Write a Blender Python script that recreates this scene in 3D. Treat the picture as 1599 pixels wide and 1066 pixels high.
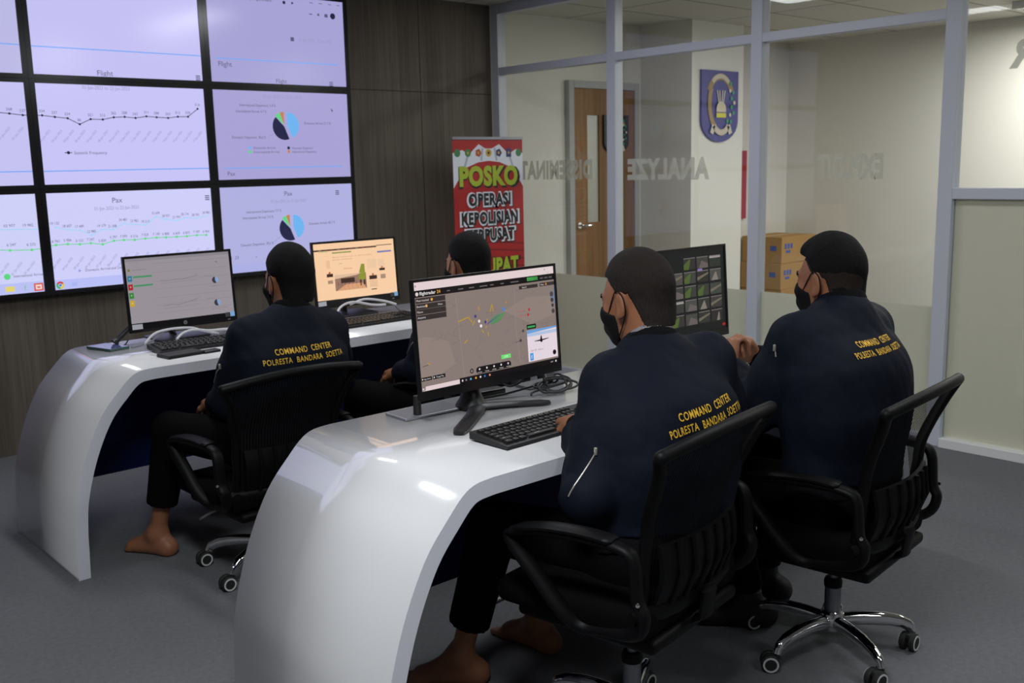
import bpy, bmesh, math, random
import numpy as np
from mathutils import Vector, Matrix, Quaternion
from mathutils.bvhtree import BVHTree

for _o in list(bpy.data.objects):
    bpy.data.objects.remove(_o)
scene = bpy.context.scene
COL = scene.collection
rnd = random.Random(7)

# ---------------------------------------------------------------- camera
cam_data = bpy.data.cameras.new('camera')
cam = bpy.data.objects.new('camera', cam_data)
COL.objects.link(cam)
cam_data.sensor_fit = 'HORIZONTAL'
cam_data.sensor_width = 36.0
cam_data.lens = 36.0 * 1566.16 / 1599.0
cam_data.clip_start = 0.05
CR = Vector((0.7411893709713906, -0.6709296930695647, -0.022173482284339026))
CD = Vector((-0.13137115811581862, -0.11257780896917319, -0.9849202281113983))
CF = Vector((0.6583159842919986, 0.7329253603780401, -0.1715822862080383))
_m = Matrix.Identity(4)
for _i in range(3):
    _m[_i][0] = CR[_i]; _m[_i][1] = -CD[_i]; _m[_i][2] = -CF[_i]
_m[0][3], _m[1][3], _m[2][3] = 0.0, 0.0, 1.5
cam.matrix_world = _m
scene.camera = cam
cam_data.dof.use_dof = True
cam_data.dof.focus_distance = 2.75
cam_data.dof.aperture_fstop = 7.0

# ---------------------------------------------------------------- world and lights
world = bpy.data.worlds.new('world')
scene.world = world
world.use_nodes = True
world.node_tree.nodes['Background'].inputs[0].default_value = (0.9, 0.95, 1.0, 1)
world.node_tree.nodes['Background'].inputs[1].default_value = 0.02

def area(name, loc, sx, sy, power, color=(1, 1, 1), rot=(0, 0, 0)):
    d = bpy.data.lights.new(name, 'AREA')
    d.shape = 'RECTANGLE'; d.size = sx; d.size_y = sy
    d.energy = power; d.color = color
    o = bpy.data.objects.new(name, d)
    o.location = loc; o.rotation_euler = rot
    COL.objects.link(o)
    return o
COOL = (0.94, 0.97, 1.0)
WARM = (1.0, 0.99, 0.965)
# the control room's ceiling troffers (all out of the frame)
area('troffer_light', (3.54, 3.8, 2.655), 0.3, 1.2, 17, COOL)
area('troffer_light', (1.75, 4.1, 2.655), 0.3, 1.2, 17, COOL)
area('troffer_light', (0.55, 1.05, 2.655), 0.3, 1.2, 57, COOL)
area('troffer_light', (3.5, 0.9, 2.655), 0.3, 1.2, 22, COOL)
area('troffer_light', (1.6, -1.3, 2.655), 0.3, 1.2, 20, COOL)
# the corridor behind the glass
area('corridor_light', (8.5, 2.75, 2.60), 0.26, 1.15, 74, WARM)
area('corridor_light', (6.2, 0.6, 2.64), 0.3, 1.2, 28, WARM)
area('corridor_light', (6.4, 3.7, 2.64), 0.3, 1.2, 23, WARM)

scene.view_settings.view_transform = 'Standard'
scene.view_settings.look = 'None'
scene.view_settings.gamma = 1.0
scene.view_settings.use_curve_mapping = False
scene.view_settings.exposure = 0.0

# ---------------------------------------------------------------- materials
def lin(r, g, b):
    f = lambda c: (c / 255 / 12.92) if c <= 10 else ((c / 255 + 0.055) / 1.055) ** 2.4
    return (f(r), f(g), f(b), 1.0)

def mat(name, col, rough=0.5, metal=0.0, spec=0.5, bump=None, coat=0.0, noise=None, sheen=0.0):
    m = bpy.data.materials.new(name); m.use_nodes = True
    nt = m.node_tree; b = nt.nodes['Principled BSDF']
    c = tuple(col) if len(col) == 4 else tuple(col) + (1.0,)
    b.inputs['Base Color'].default_value = c
    b.inputs['Roughness'].default_value = rough
    b.inputs['Metallic'].default_value = metal
    b.inputs['Specular IOR Level'].default_value = spec
    b.inputs['Coat Weight'].default_value = coat
    b.inputs['Coat Roughness'].default_value = 0.04
    if sheen:
        b.inputs['Sheen Weight'].default_value = sheen
    tc = nt.nodes.new('ShaderNodeTexCoord')
    if noise:                                   # (scale, amount, detail)
        n = nt.nodes.new('ShaderNodeTexNoise'); n.inputs['Scale'].default_value = noise[0]
        n.inputs['Detail'].default_value = noise[2] if len(noise) > 2 else 3
        nt.links.new(tc.outputs['Object'], n.inputs['Vector'])
        mx = nt.nodes.new('ShaderNodeMix'); mx.data_type = 'RGBA'
        mx.inputs[6].default_value = tuple(v * (1 - noise[1]) for v in c[:3]) + (1,)
        mx.inputs[7].default_value = tuple(min(1, v * (1 + noise[1])) for v in c[:3]) + (1,)
        nt.links.new(n.outputs['Fac'], mx.inputs[0]); nt.links.new(mx.outputs[2], b.inputs['Base Color'])
    if bump:                                    # (scale, strength, distance)
        n = nt.nodes.new('ShaderNodeTexNoise'); n.inputs['Scale'].default_value = bump[0]
        n.inputs['Detail'].default_value = 4
        nt.links.new(tc.outputs['Object'], n.inputs['Vector'])
        bp = nt.nodes.new('ShaderNodeBump'); bp.inputs['Strength'].default_value = bump[1]
        bp.inputs['Distance'].default_value = bump[2]
        nt.links.new(n.outputs['Fac'], bp.inputs['Height']); nt.links.new(bp.outputs['Normal'], b.inputs['Normal'])
    return m

def emis(name, rgb, k=1.0, gloss=True):
    m = bpy.data.materials.new(name); m.use_nodes = True
    b = m.node_tree.nodes['Principled BSDF']
    c = lin(*rgb)
    b.inputs['Base Color'].default_value = (0.004, 0.004, 0.005, 1)
    b.inputs['Roughness'].default_value = 0.16
    b.inputs['Specular IOR Level'].default_value = 0.35 if gloss else 0.0
    b.inputs['Emission Color'].default_value = c
    b.inputs['Emission Strength'].default_value = k
    return m
_em = {}
def E(r, g, b):
    key = (r, g, b)
    if key not in _em:
        _em[key] = emis('screen_%02x%02x%02x' % key, key)
    return _em[key]

def node_mat(name):
    m = bpy.data.materials.new(name); m.use_nodes = True
    nt = m.node_tree
    return m, nt, nt.nodes['Principled BSDF'], nt.nodes['Material Output']

def wood_panel_mat(name, dark, light, seam_w=None, seam_h=None, scale=(60, 60, 1.6)):
    m, nt, b, out = node_mat(name)
    tc = nt.nodes.new('ShaderNodeTexCoord')
    mp = nt.nodes.new('ShaderNodeMapping'); mp.inputs['Scale'].default_value = scale
    nt.links.new(tc.outputs['Object'], mp.inputs['Vector'])
    n1 = nt.nodes.new('ShaderNodeTexNoise'); n1.inputs['Scale'].default_value = 1.0; n1.inputs['Detail'].default_value = 5
    n1.inputs['Distortion'].default_value = 0.4
    nt.links.new(mp.outputs[0], n1.inputs['Vector'])
    mp2 = nt.nodes.new('ShaderNodeMapping'); mp2.inputs['Scale'].default_value = (scale[0] * 0.16, scale[1] * 0.16, scale[2] * 0.3)
    nt.links.new(tc.outputs['Object'], mp2.inputs['Vector'])
    n2 = nt.nodes.new('ShaderNodeTexNoise'); n2.inputs['Scale'].default_value = 1.0; n2.inputs['Detail'].default_value = 3
    nt.links.new(mp2.outputs[0], n2.inputs['Vector'])
    ad = nt.nodes.new('ShaderNodeMath'); ad.operation = 'ADD'
    nt.links.new(n1.outputs['Fac'], ad.inputs[0]); nt.links.new(n2.outputs['Fac'], ad.inputs[1])
    r = nt.nodes.new('ShaderNodeValToRGB')
    r.color_ramp.elements[0].position = 0.36; r.color_ramp.elements[0].color = dark
    r.color_ramp.elements[1].position = 0.64; r.color_ramp.elements[1].color = light
    h = nt.nodes.new('ShaderNodeMath'); h.operation = 'MULTIPLY'; h.inputs[1].default_value = 0.5
    nt.links.new(ad.outputs[0], h.inputs[0]); nt.links.new(h.outputs[0], r.inputs['Fac'])
    nt.links.new(r.outputs['Color'], b.inputs['Base Color'])
    b.inputs['Roughness'].default_value = 0.55
    b.inputs['Specular IOR Level'].default_value = 0.3
    return m

M = {}
M['wood_wall'] = wood_panel_mat('grey_oak_panel', lin(84, 77, 69), lin(110, 101, 90))
M['wood_door'] = wood_panel_mat('brown_door_veneer', lin(118, 86, 54), lin(150, 112, 74), scale=(50, 50, 1.2))
M['carpet'] = mat('grey_carpet', lin(112, 113, 116), 0.95, spec=0.1, bump=(420, 0.6, 0.004), noise=(55, 0.22, 8))
M['ceiling'] = mat('ceiling_board', lin(205, 203, 196), 0.9, spec=0.2, noise=(3, .02))
M['white_wall'] = mat('cream_paint', lin(222, 220, 211), 0.8, spec=0.25)
M['back_wall'] = mat('pale_paint', lin(150, 150, 151), 0.8, spec=0.25)
M['grey_wall'] = mat('grey_paint', lin(176, 177, 176), 0.8, spec=0.25)
M['alu'] = mat('aluminium_frame', lin(196, 199, 208), 0.35, spec=0.5)
M['white_trim'] = mat('white_trim', lin(225, 225, 222), 0.45)
M['gloss_white'] = mat('white_gloss_laminate', lin(228, 228, 230), 0.16, spec=0.5, coat=0.6)
M['edge_white'] = mat('white_edge_band', lin(216, 217, 226), 0.4)
M['navy_panel'] = mat('navy_laminate', lin(16, 27, 76), 0.5, spec=0.2)
M['black_plastic'] = mat('black_plastic', (0.012, 0.012, 0.013, 1), 0.42, bump=(300, .08, .0006))
M['black_gloss'] = mat('black_gloss_plastic', (0.010, 0.010, 0.011, 1), 0.2)
M['chair_black'] = mat('chair_black_plastic', (0.0026, 0.0026, 0.003, 1), 0.5, spec=0.16, bump=(500, .1, .0005))
M['chair_fabric'] = mat('chair_black_fabric', (0.0022, 0.0022, 0.0025, 1), 0.9, spec=0.08, bump=(900, .3, .001))
M['chrome'] = mat('chrome', (0.74, 0.74, 0.75, 1), 0.08, metal=1.0)
M['steel'] = mat('grey_steel', (0.22, 0.23, 0.25, 1), 0.35, metal=0.7)
M['ring_grey'] = mat('caster_ring_grey', lin(205, 205, 205), 0.45)
M['rubber'] = mat('black_rubber', (0.012, 0.012, 0.012, 1), 0.7)
M['jacket'] = mat('navy_nylon', (0.0040, 0.0060, 0.0135, 1), 0.72, spec=0.13, bump=(70, .15, .003))
M['rib'] = mat('black_rib_knit', (0.004, 0.004, 0.005, 1), 0.85, spec=0.1, bump=(260, .4, .002))
M['trousers'] = mat('black_cotton', (0.0022, 0.0022, 0.0026, 1), 0.85, spec=0.08, bump=(40, .3, .004))
M['mask'] = mat('black_mask_cloth', (0.005, 0.005, 0.006, 1), 0.8, spec=0.2, bump=(150, .2, .001))
M['skin'] = mat('brown_skin', lin(150, 100, 72), 0.5, spec=0.4, noise=(14, .10), bump=(160, .12, .001))
M['skin'].node_tree.nodes['Principled BSDF'].inputs['Subsurface Weight'].default_value = 0.08
M['skin'].node_tree.nodes['Principled BSDF'].inputs['Subsurface Radius'].default_value = (.01, .004, .002)
M['eye'] = mat('eye_white', lin(220, 215, 205), 0.2)
M['iris'] = mat('dark_iris', (0.01, .006, .004, 1), 0.1)
M['yellow_thread'] = mat('yellow_thread', lin(226, 180, 44), 0.6)
M['zip_silver'] = mat('silver_zip', lin(200, 195, 180), 0.3, metal=0.7)
M['shirt_grey'] = mat('grey_shirt', lin(130, 125, 130), 0.8)
M['shoe'] = mat('black_shoe', (0.005, 0.005, 0.0055, 1), 0.6)
M['card'] = mat('cardboard', lin(178, 140, 88), 0.8, spec=0.2, noise=(20, .08))
M['card_blue'] = mat('carton_blue_print', lin(70, 96, 170), 0.7)
M['tape'] = mat('packing_tape', lin(190, 158, 108), 0.35)
M['white_cable'] = mat('white_cable', lin(200, 200, 205), 0.45)
M['black_cable'] = mat('black_cable', (0.012, 0.012, 0.012, 1), 0.5)
M['label_white'] = mat('white_sticker', lin(205, 206, 210), 0.5)
M['grey_metal'] = mat('brushed_grey_metal', lin(150, 150, 158), 0.35, metal=0.5)
M['key'] = mat('black_key', (0.014, 0.014, 0.015, 1), 0.45)
M['key_mark'] = mat('key_legend', lin(150, 150, 150), 0.6)
M['yellow_green'] = mat('lime_strip', lin(190, 205, 120), 0.6)
M['red_paint'] = mat('red_board', lin(168, 30, 44), 0.6)
M['lamp_glow'] = emis('tube_glow', (255, 252, 245), 3.0)

def hair_mat(name, col, col2):
    m, nt, b, out = node_mat(name)
    tc = nt.nodes.new('ShaderNodeTexCoord')
    mp = nt.nodes.new('ShaderNodeMapping'); mp.inputs['Scale'].default_value = (260, 260, 60)
    nt.links.new(tc.outputs['Object'], mp.inputs['Vector'])
    n = nt.nodes.new('ShaderNodeTexNoise'); n.inputs['Scale'].default_value = 1.0; n.inputs['Detail'].default_value = 4
    nt.links.new(mp.outputs[0], n.inputs['Vector'])
    mx = nt.nodes.new('ShaderNodeMix'); mx.data_type = 'RGBA'
    mx.inputs[6].default_value = tuple(col) + (1,); mx.inputs[7].default_value = tuple(col2) + (1,)
    nt.links.new(n.outputs['Fac'], mx.inputs[0]); nt.links.new(mx.outputs[2], b.inputs['Base Color'])
    bp = nt.nodes.new('ShaderNodeBump'); bp.inputs['Strength'].default_value = 0.8; bp.inputs['Distance'].default_value = 0.004
    nt.links.new(n.outputs['Fac'], bp.inputs['Height']); nt.links.new(bp.outputs['Normal'], b.inputs['Normal'])
    b.inputs['Roughness'].default_value = 0.75; b.inputs['Specular IOR Level'].default_value = 0.14
    return m
M['hair_black'] = hair_mat('black_hair', (.003, .003, .0035), (.007, .0065, .0065))
M['hair_brown'] = hair_mat('cropped_dark_brown_hair', (.009, .0075, .007), (.030, .023, .019))
M['hair_fade'] = hair_mat('shaved_fade_hair', (.010, .008, .007), (.036, .026, .021))

def glass_mat():
    m, nt, b, out = node_mat('clear_glass')
    nt.nodes.remove(b)
    t = nt.nodes.new('ShaderNodeBsdfTransparent'); t.inputs[0].default_value = (0.955, 0.965, 0.955, 1)
    g = nt.nodes.new('ShaderNodeBsdfGlossy'); g.inputs['Roughness'].default_value = 0.02
    f = nt.nodes.new('ShaderNodeFresnel')
    ge = nt.nodes.new('ShaderNodeNewGeometry')                # same reflectance from both faces of the pane
    mr = nt.nodes.new('ShaderNodeMapRange'); mr.inputs[3].default_value = 1.33; mr.inputs[4].default_value = 1 / 1.33
    nt.links.new(ge.outputs['Backfacing'], mr.inputs[0]); nt.links.new(mr.outputs[0], f.inputs['IOR'])
    mx = nt.nodes.new('ShaderNodeMixShader')
    nt.links.new(f.outputs[0], mx.inputs[0]); nt.links.new(t.outputs[0], mx.inputs[1]); nt.links.new(g.outputs[0], mx.inputs[2])
    nt.links.new(mx.outputs[0], out.inputs['Surface'])
    return m
M['glass'] = glass_mat()

def film_mat(name, col, fac_tr):
    m, nt, b, out = node_mat(name)
    nt.nodes.remove(b)
    d = nt.nodes.new('ShaderNodeBsdfDiffuse'); d.inputs[0].default_value = col
    tl = nt.nodes.new('ShaderNodeBsdfTranslucent'); tl.inputs[0].default_value = col
    t = nt.nodes.new('ShaderNodeBsdfTransparent'); t.inputs[0].default_value = (0.95, 0.96, 0.94, 1)
    m1 = nt.nodes.new('ShaderNodeMixShader'); m1.inputs[0].default_value = 0.6
    nt.links.new(d.outputs[0], m1.inputs[1]); nt.links.new(tl.outputs[0], m1.inputs[2])
    m2 = nt.nodes.new('ShaderNodeMixShader'); m2.inputs[0].default_value = fac_tr
    nt.links.new(m1.outputs[0], m2.inputs[1]); nt.links.new(t.outputs[0], m2.inputs[2])
    nt.links.new(m2.outputs[0], out.inputs['Surface'])
    return m
M['film'] = film_mat('frosted_film', lin(219, 218, 208), 0.10)
M['vinyl'] = film_mat('grey_frosted_vinyl', lin(180, 179, 172), 0.22)

def mesh_mat():
    m, nt, b, out = node_mat('chair_back_mesh')
    b.inputs['Base Color'].default_value = (0.005, 0.005, 0.005, 1); b.inputs['Roughness'].default_value = 0.8; b.inputs['Specular IOR Level'].default_value = 0.15
    tc = nt.nodes.new('ShaderNodeTexCoord')
    w = nt.nodes.new('ShaderNodeTexWave'); w.wave_type = 'BANDS'; w.bands_direction = 'X'
    w.inputs['Scale'].default_value = 30; w.inputs['Distortion'].default_value = 0.0
    nt.links.new(tc.outputs['Object'], w.inputs['Vector'])
    r = nt.nodes.new('ShaderNodeMapRange'); r.inputs[1].default_value = 0.25; r.inputs[2].default_value = 0.7
    r.inputs[3].default_value = 0.25; r.inputs[4].default_value = 0.97
    nt.links.new(w.outputs['Fac'], r.inputs[0])
    t = nt.nodes.new('ShaderNodeBsdfTransparent'); t.inputs[0].default_value = (.9, .9, .9, 1)
    mx = nt.nodes.new('ShaderNodeMixShader')
    nt.links.new(r.outputs[0], mx.inputs[0]); nt.links.new(t.outputs[0], mx.inputs[1]); nt.links.new(b.outputs[0], mx.inputs[2])
    nt.links.new(mx.outputs[0], out.inputs['Surface'])
    return m
M['chair_mesh'] = mesh_mat()

# ---------------------------------------------------------------- object helpers
def tag(o, label=None, cat=None, group=None, kind=None):
    if label: o['label'] = label
    if cat: o['category'] = cat
    if group: o['group'] = group
    if kind: o['kind'] = kind
    return o

def empty(name, loc=(0, 0, 0), rz=0.0, label=None, cat=None, group=None):
    o = bpy.data.objects.new(name, None)
    o.empty_display_size = 0.05
    o.location = loc; o.rotation_euler = (0, 0, rz)
    COL.objects.link(o)
    return tag(o, label, cat, group)

def obj(name, bm, mats, parent=None, smooth=None):
    me = bpy.data.meshes.new(name)
    if isinstance(bm, bmesh.types.BMesh):
        bmesh.ops.recalc_face_normals(bm, faces=bm.faces)
        bm.to_mesh(me); bm.free()
    else:
        me = bm
    if not isinstance(mats, (list, tuple)): mats = [mats]
    for m in mats: me.materials.append(m)
    if smooth is not None:
        me.polygons.foreach_set('use_smooth', [True] * len(me.polygons))
        if smooth < 180:
            try: me.set_sharp_from_angle(angle=math.radians(smooth))
            except Exception: pass
    o = bpy.data.objects.new(name, me)
    COL.objects.link(o)
    if parent is not None: o.parent = parent
    return o

def struct(name, bm, mats, parent=None, smooth=None):
    o = obj(name, bm, mats, parent, smooth)
    o['kind'] = 'structure'
    return o

def copy_tree(o, parent=None):
    c = o.copy(); COL.objects.link(c)
    if parent is not None:
        c.parent = parent
        c.matrix_parent_inverse = o.matrix_parent_inverse.copy()
    for ch in list(o.children): copy_tree(ch, c)
    return c

def NB(): return bmesh.new()

def box(bm, c, s, rot=None, bev=0.0, seg=2, mi=0):
    r = bmesh.ops.create_cube(bm, size=1.0)
    vs = r['verts']
    bmesh.ops.scale(bm, vec=Vector(s), verts=vs)
    faces = {f for v in vs for f in v.link_faces}
    if bev > 0:
        es = {e for v in vs for e in v.link_edges}
        rr = bmesh.ops.bevel(bm, geom=list(es), offset=bev, segments=seg, affect='EDGES', profile=0.5)
        vs = list({v for f in rr['faces'] for v in f.verts} | {v for v in vs if v.is_valid})
        faces = {f for v in vs for f in v.link_faces}
    for f in faces: f.material_index = mi
    if rot is not None: bmesh.ops.rotate(bm, cent=(0, 0, 0), matrix=rot, verts=vs)
    bmesh.ops.translate(bm, vec=Vector(c), verts=vs)
    return vs

def box2(bm, lo, hi, bev=0.0, mi=0):
    return box(bm, [(a + b) / 2 for a, b in zip(lo, hi)], [b - a for a, b in zip(lo, hi)], None, bev, 2, mi)

def tube(bm, pts, rad, n=10, mi=0, closed=False, sx=1.0, sy=1.0, up=None):
    pts = [Vector(p) for p in pts]
    N = len(pts)
    rad = [rad] * N if not isinstance(rad, (list, tuple)) else rad
    tans = []
    for i in range(N):
        a = pts[(i - 1) % N] if (closed or i > 0) else pts[i]
        b = pts[(i + 1) % N] if (closed or i < N - 1) else pts[i]
        t = (b - a)
        tans.append(t.normalized() if t.length > 1e-9 else Vector((0, 0, 1)))
    u = Vector(up) if up is not None else (Vector((0, 0, 1)) if abs(tans[0].z) < 0.9 else Vector((1, 0, 0)))
    rings = []
    for i in range(N):
        t = tans[i]
        if up is not None: u = Vector(up)
        u = (u - t * u.dot(t))
        if u.length < 1e-6: u = t.orthogonal()
        u.normalize()
        v = t.cross(u)
        ring = []
        for k in range(n):
            a = 2 * math.pi * k / n
            ring.append(bm.verts.new(pts[i] + u * (math.cos(a) * rad[i] * sx) + v * (math.sin(a) * rad[i] * sy)))
        rings.append(ring)
    for i in range(N if closed else N - 1):
        r0, r1 = rings[i], rings[(i + 1) % N]
        for k in range(n):
            f = bm.faces.new((r0[k], r0[(k + 1) % n], r1[(k + 1) % n], r1[k])); f.material_index = mi
    if not closed:
        for r in (rings[0], rings[-1]):
            f = bm.faces.new(r); f.material_index = mi

def lathe(bm, prof, c=(0, 0, 0), n=24, mi=0, axis=None, cap=True):
    rot = Vector((0, 0, 1)).rotation_difference(Vector(axis)).to_matrix() if axis is not None else Matrix.Identity(3)
    c = Vector(c); rings = []
    for r, z in prof:
        rings.append([bm.verts.new(c + rot @ Vector((r * math.cos(2 * math.pi * k / n), r * math.sin(2 * math.pi * k / n), z))) for k in range(n)] if r > 1e-6
                     else [bm.verts.new(c + rot @ Vector((0, 0, z)))])
    for a, b in zip(rings, rings[1:]):
        for k in range(n):
            k2 = (k + 1) % n
            if len(a) == 1 and len(b) == 1: continue
            if len(a) == 1: f = bm.faces.new((a[0], b[k], b[k2]))
            elif len(b) == 1: f = bm.faces.new((a[k], a[k2], b[0]))
            else: f = bm.faces.new((a[k], a[k2], b[k2], b[k]))
            f.material_index = mi
    for r in ((rings[0], rings[-1]) if cap else ()):
        if len(r) > 1:
            f = bm.faces.new(r); f.material_index = mi

def extrude_poly(bm, pts3, vec, mi=0):
    vs = [bm.verts.new(p) for p in pts3]
    vec = Vector(vec)
    v2 = [bm.verts.new(Vector(p) + vec) for p in pts3]
    n = len(vs)
    fs = [bm.faces.new(vs), bm.faces.new(v2[::-1])]
    for i in range(n):
        fs.append(bm.faces.new((vs[i], v2[i], v2[(i + 1) % n], vs[(i + 1) % n])))
    for f in fs: f.material_index = mi

def cr(pts, k=6, closed=False):
    """Catmull-Rom through the points"""
    P = [Vector(p) for p in pts]; n = len(P); out = []
    rng = range(n if closed else n - 1)
    for i in rng:
        p0 = P[(i - 1) % n] if (closed or i > 0) else P[i]
        p1 = P[i]; p2 = P[(i + 1) % n]
        p3 = P[(i + 2) % n] if (closed or i < n - 2) else p2
        for j in range(k):
            t = j / k
            out.append(0.5 * ((2 * p1) + (p2 - p0) * t + (2 * p0 - 5 * p1 + 4 * p2 - p3) * t * t + (3 * p1 - p0 - 3 * p2 + p3) * t ** 3))
    if not closed: out.append(P[-1])
    return out

# ---------------------------------------------------------------- flat artwork (screens, prints, signs)
_tc = {}
def text_geo(s, bold=0.0, sp=None):
    key = (s, bold, sp)
    if key not in _tc:
        cu = bpy.data.curves.new('t', 'FONT'); cu.body = s; cu.size = 1.0; cu.offset = bold; cu.space_character = sp or (1.0 + bold * 1.6)
        cu.resolution_u = 3
        o = bpy.data.objects.new('t', cu); COL.objects.link(o)
        dg = bpy.context.evaluated_depsgraph_get(); dg.update()
        me = bpy.data.meshes.new_from_object(o.evaluated_get(dg))
        V = [(v.co.x, v.co.y) for v in me.vertices]; F = [tuple(p.vertices) for p in me.polygons]
        bpy.data.meshes.remove(me); bpy.data.objects.remove(o); bpy.data.curves.remove(cu)
        xs = [v[0] for v in V] or [0]
        _tc[key] = (V, F, min(xs), max(xs))
    return _tc[key]

class Flat:
    """Artwork in a local x-z plane that faces -y; later items lie a hair in front of earlier ones."""
    def __init__(s, step=0.00025):
        s.V, s.F, s.I, s.mats, s.lay, s.step = [], [], [], [], 0, step
    def mi(s, m):
        if m not in s.mats: s.mats.append(m)
        return s.mats.index(m)
    def add(s, V, F, m, lay=None):
        y = -(s.lay if lay is None else lay) * s.step
        b = len(s.V)
        s.V += [(x, y, z) for x, z in V]
        s.F += [tuple(b + i for i in f) for f in F]; s.I += [s.mi(m)] * len(F)
    def up(s): s.lay += 1
    def rect(s, x0, z0, x1, z1, m): s.add([(x0, z0), (x1, z0), (x1, z1), (x0, z1)], [(0, 1, 2, 3)], m)
    def poly(s, pts, m): s.add(pts, [tuple(range(len(pts)))], m)
    def disc(s, x, z, r, m, n=18, a0=0.0, a1=360.0, rz=None):
        rz = rz or r
        full = abs(a1 - a0) >= 360
        k = n if full else n + 1
        p = [(x + r * math.cos(math.radians(a0 + (a1 - a0) * i / n)), z + rz * math.sin(math.radians(a0 + (a1 - a0) * i / n))) for i in range(k)]
        if not full: p = [(x, z)] + p
        s.poly(p, m)
    def line(s, pts, w, m):
        for (x0, z0), (x1, z1) in zip(pts, pts[1:]):
            dx, dz = x1 - x0, z1 - z0; L = math.hypot(dx, dz) or 1e-9
            nx, nz = -dz / L * w / 2, dx / L * w / 2
            s.poly([(x0 - nx, z0 - nz), (x1 - nx, z1 - nz), (x1 + nx, z1 + nz), (x0 + nx, z0 + nz)], m)
    def text(s, t, x, z, h, m, sx=1.0, al='c', bold=0.0, rot=0.0, width=None, mirror=False, sp=None):
        V, F, a, b = text_geo(t, bold, sp)
        k = h / 0.73
        kx = k * sx
        if width: kx = width / max(1e-6, b - a)
        off = {'l': -a, 'c': -(a + b) / 2, 'r': -b}[al]
        c, sn = math.cos(math.radians(rot)), math.sin(math.radians(rot))
        W = []
        for vx, vz in V:
            px, pz = (vx + off) * kx, vz * k
            if mirror: px = -px
            W.append((x + px * c - pz * sn, z + px * sn + pz * c))
        s.add(W, F if not mirror else [f[::-1] for f in F], m)
    def build(s, name, parent=None):
        me = bpy.data.meshes.new(name)
        me.from_pydata(s.V, [], s.F); me.update()
        for m in s.mats: me.materials.append(m)
        me.polygons.foreach_set('material_index', s.I)
        o = bpy.data.objects.new(name, me); COL.objects.link(o)
        if parent is not None: o.parent = parent
        return o

# ================================================================ the room
XG, YW, ZC = 5.10, 5.80, 2.67          # glass partition, panelled wall, ceiling height
YF = 5.95                              # far wall of the corridor behind the glass
XR = 9.25                              # corridor's right wall
def b1(lo, hi, bev=0):
    bm = NB(); box2(bm, lo, hi, bev); return bm
struct('floor', b1((-2.6, -3.2, -0.10), (XR + 0.1, YF + 0.1, 0.0)), M['carpet'])

def ceiling_mat():
    m, nt, b, out = node_mat('ceiling_boards')
    tc = nt.nodes.new('ShaderNodeTexCoord')
    br = nt.nodes.new('ShaderNodeTexBrick')
    br.offset = 0.0
    br.inputs['Color1'].default_value = lin(206, 204, 192); br.inputs['Color2'].default_value = lin(203, 201, 189)
    br.inputs['Mortar'].default_value = lin(112, 110, 100)
    br.inputs['Scale'].default_value = 1.0; br.inputs['Mortar Size'].default_value = 0.008
    br.inputs['Brick Width'].default_value = 1.2; br.inputs['Row Height'].default_value = 0.6
    nt.links.new(tc.outputs['Object'], br.inputs['Vector'])
    nt.links.new(br.outputs['Color'], b.inputs['Base Color'])
    b.inputs['Roughness'].default_value = 0.9; b.inputs['Specular IOR Level'].default_value = 0.15
    return m
struct('ceiling', b1((-2.6, -3.2, ZC), (XR + 0.1, YF + 0.1, ZC + 0.1)), ceiling_mat())

bm = NB(); box2(bm, (-2.6, YW, 0), (5.058, YW + 0.12, ZC))
wall = struct('wall_back', bm, M['wood_wall'])
bm = NB()                                # shadow gaps between the panels of the wood wall
for sx in (0.0, 1.22, 2.44, 3.66, 4.4):
    box2(bm, (sx - 0.0025, YW - 0.0012, 0), (sx + 0.0025, YW + 0.001, ZC))
box2(bm, (-2.6, YW - 0.0012, 2.03), (XG, YW + 0.001, 2.035))
struct('panel_joint', bm, mat('joint_dark', lin(40, 36, 33), 0.8), wall)

struct('wall_left', b1((-2.6, -3.2, 0), (-2.5, YW, ZC)), M['back_wall'])
struct('wall_front', b1((-2.5, -3.2, 0), (XR, -3.1, ZC)), M['back_wall'])

# -- the glass partition: aluminium frame, panes, frosted film, lettering
W0, W1 = 5.06, 5.14
bm = NB()
mull = [5.755, 4.604, 3.476, 2.335]
for y in mull:
    w = 0.038 if y < 5.7 else 0.035
    box2(bm, (W0, y - w, 0), (W1, y + w, ZC), 0.004)
for ya, yb in zip(mull, mull[1:]):
    box2(bm, (W0 + 0.004, yb + 0.03, 2.170), (W1 - 0.004, ya - 0.03, 2.222), 0.003)
    box2(bm, (W0 + 0.002, yb + 0.03, ZC - 0.07), (W1 - 0.002, ya - 0.03, ZC), 0.003)
    box2(bm, (W0 + 0.002, yb + 0.03, 0.0), (W1 - 0.002, ya - 0.03, 0.055), 0.003)
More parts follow.
